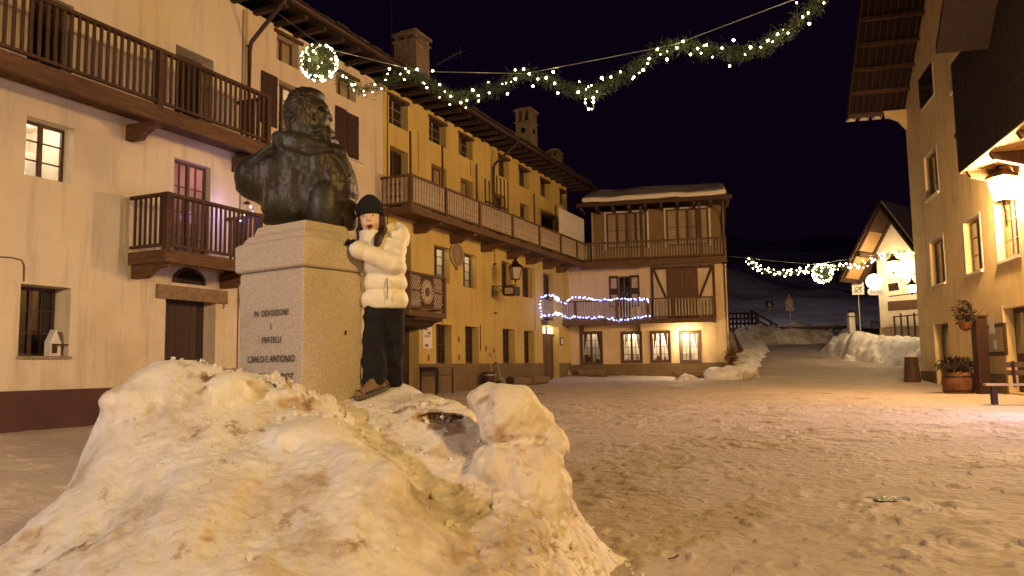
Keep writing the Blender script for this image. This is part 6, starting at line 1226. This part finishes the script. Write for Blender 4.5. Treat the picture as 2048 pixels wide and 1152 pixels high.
for yy, h in ((0, 0), (12, .0)): MB().tube([P(1500, 620+yy, 60), P(1556, 652+yy, 60)], .07, 6).build('rail', 'wood', q)
for x, y in ((1502, 622), (1516, 630), (1542, 645), (1563, 655)): p_ = P(x, y, 60); MB().tube([(p_[0], p_[1], 2.4), tuple(p_)], .07, 6).build('post', 'wood', q)
q = thing('terrace_fence', tuple(P(1480, 650, 62.8)), 'dark wooden fence on the terrace left of the stair railing', 'fence'); mb = MB()
p0, p1 = P(1458, 640, 62.8), P(1512, 640, 62.8)
for i in range(8): x = p0[0]+(p1[0]-p0[0])*i/7; MB().box(x-.06, x+.06, 62.75, 62.87, 3.5, 4.9).build('post', 'wood', q)
for z_ in (4.0, 4.4, 4.8): MB().box(p0[0], p1[0], 62.70, 62.745, z_, z_+.16).build('rail', 'wood', q)
def sign_pole(name, x, ytop, Y, zbot, label, r=.035):
    p = P(x, ytop, Y); t = thing(name, (p[0], p[1], zbot), label, 'road sign'); MB().tube([(p[0], p[1]+.05, zbot-.1), (p[0], p[1]+.05, p[2])], r, 8).build('pole', 'steel', t); return t, p
def plate(x0, x1, y0, y1, Y): A = P(x0, y0, Y); B_ = P(x1, y1, Y); return A[0], B_[0], B_[2], A[2]
t, p = sign_pole('warning_sign', 1579, 592, 60, 3.2, 'red-edged warning triangle above a white plate on a pole on the terrace')
x0, x1, z0, z1 = plate(1571, 1587, 602, 622, 60); MB().box(x0, x1, 59.97, 60.0, z0, z1).build('plate', 'signw', t); zt3 = P(1579, 588, 60)[2]; xm = (x0+x1)/2
def tri(s_, y0, y1, m, nm):
    zc_ = z1+(zt3-z1)*.38; pts_ = [(xm-(xm-x0)*s_*1.05, zc_-(zc_-z1)*s_), (xm+(xm-x0)*s_*1.05, zc_-(zc_-z1)*s_), (xm, zc_+(zt3-zc_)*s_)]; MB().add([(a_, y0, b_) for a_, b_ in pts_]+[(a_, y1, b_) for a_, b_ in pts_], [(0, 1, 2), (3, 4, 5), (0, 1, 4, 3), (1, 2, 5, 4), (2, 0, 3, 5)]).build(nm, m, t)
tri(1, 59.95, 59.99, 'signr', 'triangle'); tri(.72, 59.93, 59.949, 'signw', 'triangle_face'); MB().box(xm-.035, xm+.05, 59.915, 59.929, z1+.14, z1+.38).build('pictogram', 'signk', t)
for k in range(3): MB().box(x0+.1, x1-.1, 59.96, 59.969, z0+.18+.13*k, z0+.21+.13*k).build('lettering', 'framer', t)
t, p = sign_pole('crossing_sign', 1538, 604, 64, 3.2, 'small blue pedestrian crossing sign on the terrace at the lane end')
x0, x1, z0, z1 = plate(1531, 1546, 602, 615, 64); MB().box(x0, x1, 63.97, 64.0, z0, z1).build('plate', 'signb', t); xm, zc_ = (x0+x1)/2, (z0+z1)/2
MB().add([(xm-.19, 63.955, z0+.06), (xm+.19, 63.955, z0+.06), (xm, 63.955, z1-.06), (xm-.19, 63.965, z0+.06), (xm+.19, 63.965, z0+.06), (xm, 63.965, z1-.06)], [(0, 1, 2), (3, 4, 5), (0, 1, 4, 3), (1, 2, 5, 4), (2, 0, 3, 5)]).build('triangle', 'signw', t)
MB().tube([(xm, 63.94, zc_+.04), (xm, 63.94, zc_-.03), (xm-.05, 63.94, z0+.09)], .018, 5).tube([(xm, 63.94, zc_-.03), (xm+.05, 63.94, z0+.09)], .018, 5).build('pictogram', 'signk', t)
t, p = sign_pole('zone_sign', 1716, 566, 48, 1.2, 'square white end-of-zone sign with a barred circle on a tall pole')
x0, x1, z0, z1 = plate(1703, 1728, 565, 589, 48); MB().box(x0-.015, x1+.015, 47.985, 48.0, z0-.015, z1+.015).build('edge', 'framer', t); MB().box(x0, x1, 47.96, 47.984, z0, z1).build('plate', 'signw', t); xm, zc_ = (x0+x1)/2, z0+(z1-z0)*.40
MB().tube([(xm+.17*math.cos(k), 47.95, zc_+.17*math.sin(k)) for k in np.linspace(0, 6.283, 21)], .018, 5, False).build('ring', 'signk', t); MB().bar((xm-.24, 47.94, zc_-.19), (xm+.24, 47.94, zc_+.19), .05, .012, (0, 1, 0)).build('bar', 'signk', t)
text('ZONA', .12, ((xm, 47.955, z1-.16), (1, 0, 0), (0, 0, 1)), 'lettering', 'signk', t, .001)
ns = thing('name_sign', tuple(P(1750, 589, 44)), 'long white rounded name sign in blackletter below the round lit globe', 'sign'); x0, x1, z0, z1 = plate(1734, 1768, 577.5, 590, 44); zc_, hh = (z0+z1)/2, (z1-z0)/2
MB().add(*(lambda pts_: ([(a_, 43.96, b_) for a_, b_ in pts_]+[(a_, 44.0, b_) for a_, b_ in pts_], [tuple(range(len(pts_))), tuple(range(len(pts_), 2*len(pts_)))]+[(i, (i+1) % len(pts_), (i+1) % len(pts_)+len(pts_), i+len(pts_)) for i in range(len(pts_))]))([(x0+hh*.7+hh*.7*math.cos(k), zc_+hh*math.sin(k)) for k in np.linspace(math.pi/2, 1.5*math.pi, 8)]+[(x1-hh*.7+hh*.7*math.cos(k), zc_+hh*math.sin(k)) for k in np.linspace(-math.pi/2, math.pi/2, 8)])).build('plate', 'signw', ns)
text('Bierfall', .27, (((x0+x1)/2, 43.955, zc_-.085), (1, 0, 0), (0, 0, 1)), 'lettering', 'framer', ns, .002, sx=.80)
MB().tube([P(1738, 577, 44), P(1738, 570, 44), P(1766, 568, 44.3)], .025, 6).build('bracket', 'iron', ns)
hs = thing('hanging_sign', tuple(P(1787, 580, 43.5)), 'dark tilted square sign hanging below the glaring lantern at the far inn', 'sign'); A = P(1776, 566, 43.5); B_ = P(1799, 581, 43.5); MB().hexa([(A[0]+.04, A[1], B_[2]-.04), (B_[0], A[1]+.02, B_[2]+.02), (B_[0], A[1]+.07, B_[2]+.02), (A[0]+.04, A[1]+.05, B_[2]-.04), (A[0], A[1], A[2]-.04), (B_[0]-.04, A[1]+.02, A[2]+.02), (B_[0]-.04, A[1]+.07, A[2]+.02), (A[0], A[1]+.05, A[2]-.04)]).build('board', 'woodm', hs)
MB().tube([(A[0]+.1, A[1]+.03, A[2]), (A[0]+.2, A[1]+.03, A[2]+.35)], .015, 5).tube([(B_[0]-.1, A[1]+.03, A[2]), (A[0]+.2, A[1]+.03, A[2]+.35)], .015, 5).build('chain', 'iron', hs)
x0, x1, z0, z1 = plate(1695, 1709, 626, 668, 50); pb = thing('pale_box_post', ((x0+x1)/2, 50, z0), 'pale upright boxed post with dark bands standing in the snow left of the zone sign', 'post'); MB().box(x0, x1, 49.8, 50.2, z0-.3, z1).build('box', 'signw', pb); MB().box(x0-.01, x1+.01, 49.78, 50.22, z1-.26, z1-.20).box(x0-.01, x1+.01, 49.78, 50.22, z0+.05, z0+.09).build('band', 'wood', pb)
MB().lathe(((x0+x1)/2, 50, z1+.002), [(.18, 0), (.14, .1), (.04, .16), (.03, .3)], 10).build('top', 'iron', pb)
pl_ = thing('leaning_planks', tuple(P(1470, 700, 38.5)), 'dark planks leaning in the gap at the right corner of the timber-fronted house', 'planks')
for k in range(4): A = P(1461+k*2, 664+k*2, 38.3+.15*k); B_ = P(1474+k*3, 704, 38.0+.15*k); MB().bar(A, B_, .05, .22).build('plank', 'wood', pl_)
def bush(base, rad, n, m, nm, label, cat, ln=.10, stems=None, parent=None):
    t = thing(nm, base, label, cat) if parent is None else parent; mb = MB(); c0 = np.array(base)+np.array([0, 0, rad[2]])
    for i in range(n):
        v = rng.randn(3); v /= np.linalg.norm(v); c = c0+v*np.array(rad)*rng.uniform(.3, 1.05); d = rng.randn(3)+np.array([0, 0, .5]); d /= np.linalg.norm(d); e = np.cross(d, rng.randn(3)); e /= np.linalg.norm(e); l_ = ln*rng.uniform(.6, 1.4)
        mb.add([c-e*l_*.16, c+d*l_*.5-e*l_*.2, c+d*l_, c+d*l_*.5+e*l_*.2], [(0, 1, 2, 3)])
    mb.build('foliage', m, t); sm = MB()
    for i in range(10): v = rng.randn(3); sm.tube([base, tuple(c0+v*np.array(rad)*.6)], [.015, .005], 4)
    sm.build('stems', 'bark', t); return t
M['rust'] = mat('rust_leaves', (.16, .055, .02), .8, (.09, .035, .015), 9)
bb_ = P(1463, 736, 37.6); bush(tuple(bb_), (.30, .3, .5), 500, 'rust', 'shrub', 'rusty brown leafless-looking shrub at the foot of the downpipe by the lane', 'shrub', .12)
# ------------------------------------------------------------------ right house props
def gpt(x, y):   # ground hit by marching
    d = ray(x, y); t = 3.0
    while t < 70:
        p = CAM+d*t
        if p[2] <= gz(p[0], p[1]): return p
        t += .02
    return p
g_ = gpt(1825, 763); q = thing('tapered_bin', tuple(g_), 'tapered dark brown bin with snow on top at the far corner of the right house', 'bin'); MB().lathe((g_[0], g_[1], g_[2]-.03), [(.30, 0), (.31, .04), (.24, .98), (.22, 1.0), (.20, .96)], 4+8).build('body', 'wood', q); MB().lathe((g_[0], g_[1], g_[2]+.975), [(.20, 0), (.21, .05), (.12, .10), (.01, .12)], 12).build('snow_cap', 'snowc', q)
g_ = gpt(1918, 790); q = thing('barrel_planter', tuple(g_), 'terracotta-coloured barrel overflowing with dark heather beside the right house', 'planter'); MB().lathe((g_[0], g_[1], g_[2]-.03), [(.36, 0), (.42, .15), (.45, .38), (.42, .62), (.38, .72), (.34, .72), (.33, .62)], 22).build('barrel', 'terra', q)
for z_ in (.14, .56): MB().lathe((g_[0], g_[1], g_[2]+z_-.03), [(.432 if z_ < .3 else .436, 0), (.44 if z_ < .3 else .428, .05)], 22).build('hoop', 'iron', q)
bush((g_[0], g_[1], g_[2]+.60), (.58, .5, .26), 1500, 'heath', '', '', '', .10, parent=q)
g_ = gpt(1968, 792); ptop = P(1962, 634, g_[1])[2]; q = thing('timber_pillar', tuple(g_), 'thick dark timber pillar in front of the right house beside the notice board', 'pillar'); MB().box(g_[0]-.17, g_[0]+.17, g_[1]-.15, g_[1]+.15, g_[2]-.1, ptop).build('post', 'door', q, bevel=.02); MB().box(g_[0]-.20, g_[0]+.20, g_[1]-.18, g_[1]+.18, ptop+.002, ptop+.05).build('cap', 'wood', q)
hb_ = (g_[0]-.42, g_[1]-.05, P(1940, 662, g_[1])[2]); q = thing('hanging_planter', hb_, 'hanging pot with trailing leaves fixed to the side of the timber pillar', 'planter'); MB().lathe(hb_, [(.06, 0), (.16, .08), (.20, .26), (.18, .26), (.15, .2)], 14).build('pot', 'terra', q); bush((hb_[0], hb_[1], hb_[2]+.12), (.32, .3, .38), 520, 'heath', '', '', '', .13, parent=q)
MB().tube([(hb_[0]+.19, hb_[1], hb_[2]+.22), (hb_[0]+.02, hb_[1], hb_[2]+1.05), (hb_[0]-.19, hb_[1], hb_[2]+.22)], .012, 5).tube([(hb_[0]+.02, hb_[1], hb_[2]+1.0), (hb_[0]+.30, hb_[1], hb_[2]+.78)], .018, 5).build('hanger', 'steel', q)
a1, zt1 = FR.pix(1973, 650, .1); a0, _ = FR.pix(2008, 640, .1); zb1 = FR.pix(1973, 712, .1)[1]; q = thing('notice_board', FR.w((a0+a1)/2, 0, zb1), 'glazed wooden notice board on the right house between pillar and door', 'notice board')
MB().fbox(FR, a0, a1, .055, .12, zb1, zt1).build('frame', 'wood', q); MB().fbox(FR, a0+.10, a1-.10, .121, .126, zb1+.12, zt1-.12).build('glass', 'paneg', q); MB().fbox(FR, a0+(a1-a0)*.45, a0+(a1-a0)*.6, .127, .13, zb1+.2, zb1+.45).fbox(FR, a0+(a1-a0)*.5, a0+(a1-a0)*.8, .127, .13, zb1+.65, zb1+1.2).build('notices', 'signw', q)
g_ = gpt(1994, 812); bu = np.array([FR.u[0], FR.u[1]])*-1; bn = -FR.n; z0 = g_[2]; q = thing('wooden_bench', tuple(g_), 'plain wooden bench with a slatted back at the right edge beside the door', 'bench')
GB = Frame(g_[:2], 0); GB.u = np.array([.93, -.37])/np.hypot(.93, .37); GB.n = np.array([GB.u[1], -GB.u[0]])*-1; GB.n = GB.n if GB.n[1] > 0 else -GB.n
for k in range(3): MB().fbox(GB, -.18, 1.75, .0+.15*k, .13+.15*k, z0+.44, z0+.485).build('seat_board', 'balus', q)
for u in (-.05, 1.55):
    for n in (.05, .36): MB().fbox(GB, u, u+.09, n, n+.06, z0-.1, z0+.438).build('leg', 'door', q)
for z_ in (.66, .84): MB().fbox(GB, .30, 1.75, .50, .535, z0+z_, z0+z_+.12).build('back_board', 'woodm', q)
for u in (.45, 1.5): MB().bar(GB.w(u, .42, z0+.40), GB.w(u, .49, z0+.98), .05, .05).build('back_post', 'door', q)
# ------------------------------------------------------------------ puddle of wet ice, dark debris
g_ = gpt(1780, 999); mb = MB(); pts_ = [(g_[0]+.15*math.cos(k)*(1+.2*math.sin(3*k)), g_[1]+.14*math.sin(k)*(1+.25*math.cos(2*k))) for k in np.linspace(0, 6.28, 33)[:-1]]; zz = float(g_[2])+.006
mb.add([(x, y, zz) for x, y in pts_]+[(x, y, zz-.06) for x, y in pts_], [tuple(range(32)), tuple(range(32, 64))]+[(i, (i+1) % 32, (i+1) % 32+32, i+32) for i in range(32)]); q = reorg(mb.build('puddle', 'ice'), (g_[0], g_[1], zz-.06)); tag(q, 'small glinting puddle of meltwater in the trampled snow at lower right', 'puddle')
for (x, y, s_, lb) in ((1345, 1118, .05, 'small dark stick lying on the snow near the bottom edge'),):
    g_ = gpt(x, y); q = MB().tube([(g_[0]-.04, g_[1], g_[2]+.0), (g_[0]+.01, g_[1]+.01, g_[2]+.004), (g_[0]+.035, g_[1]+.03, g_[2]+.012)], [.003, .004, .006], 6).build('stick', 'bark'); reorg(q, tuple(g_)); tag(q, lb, 'stick')
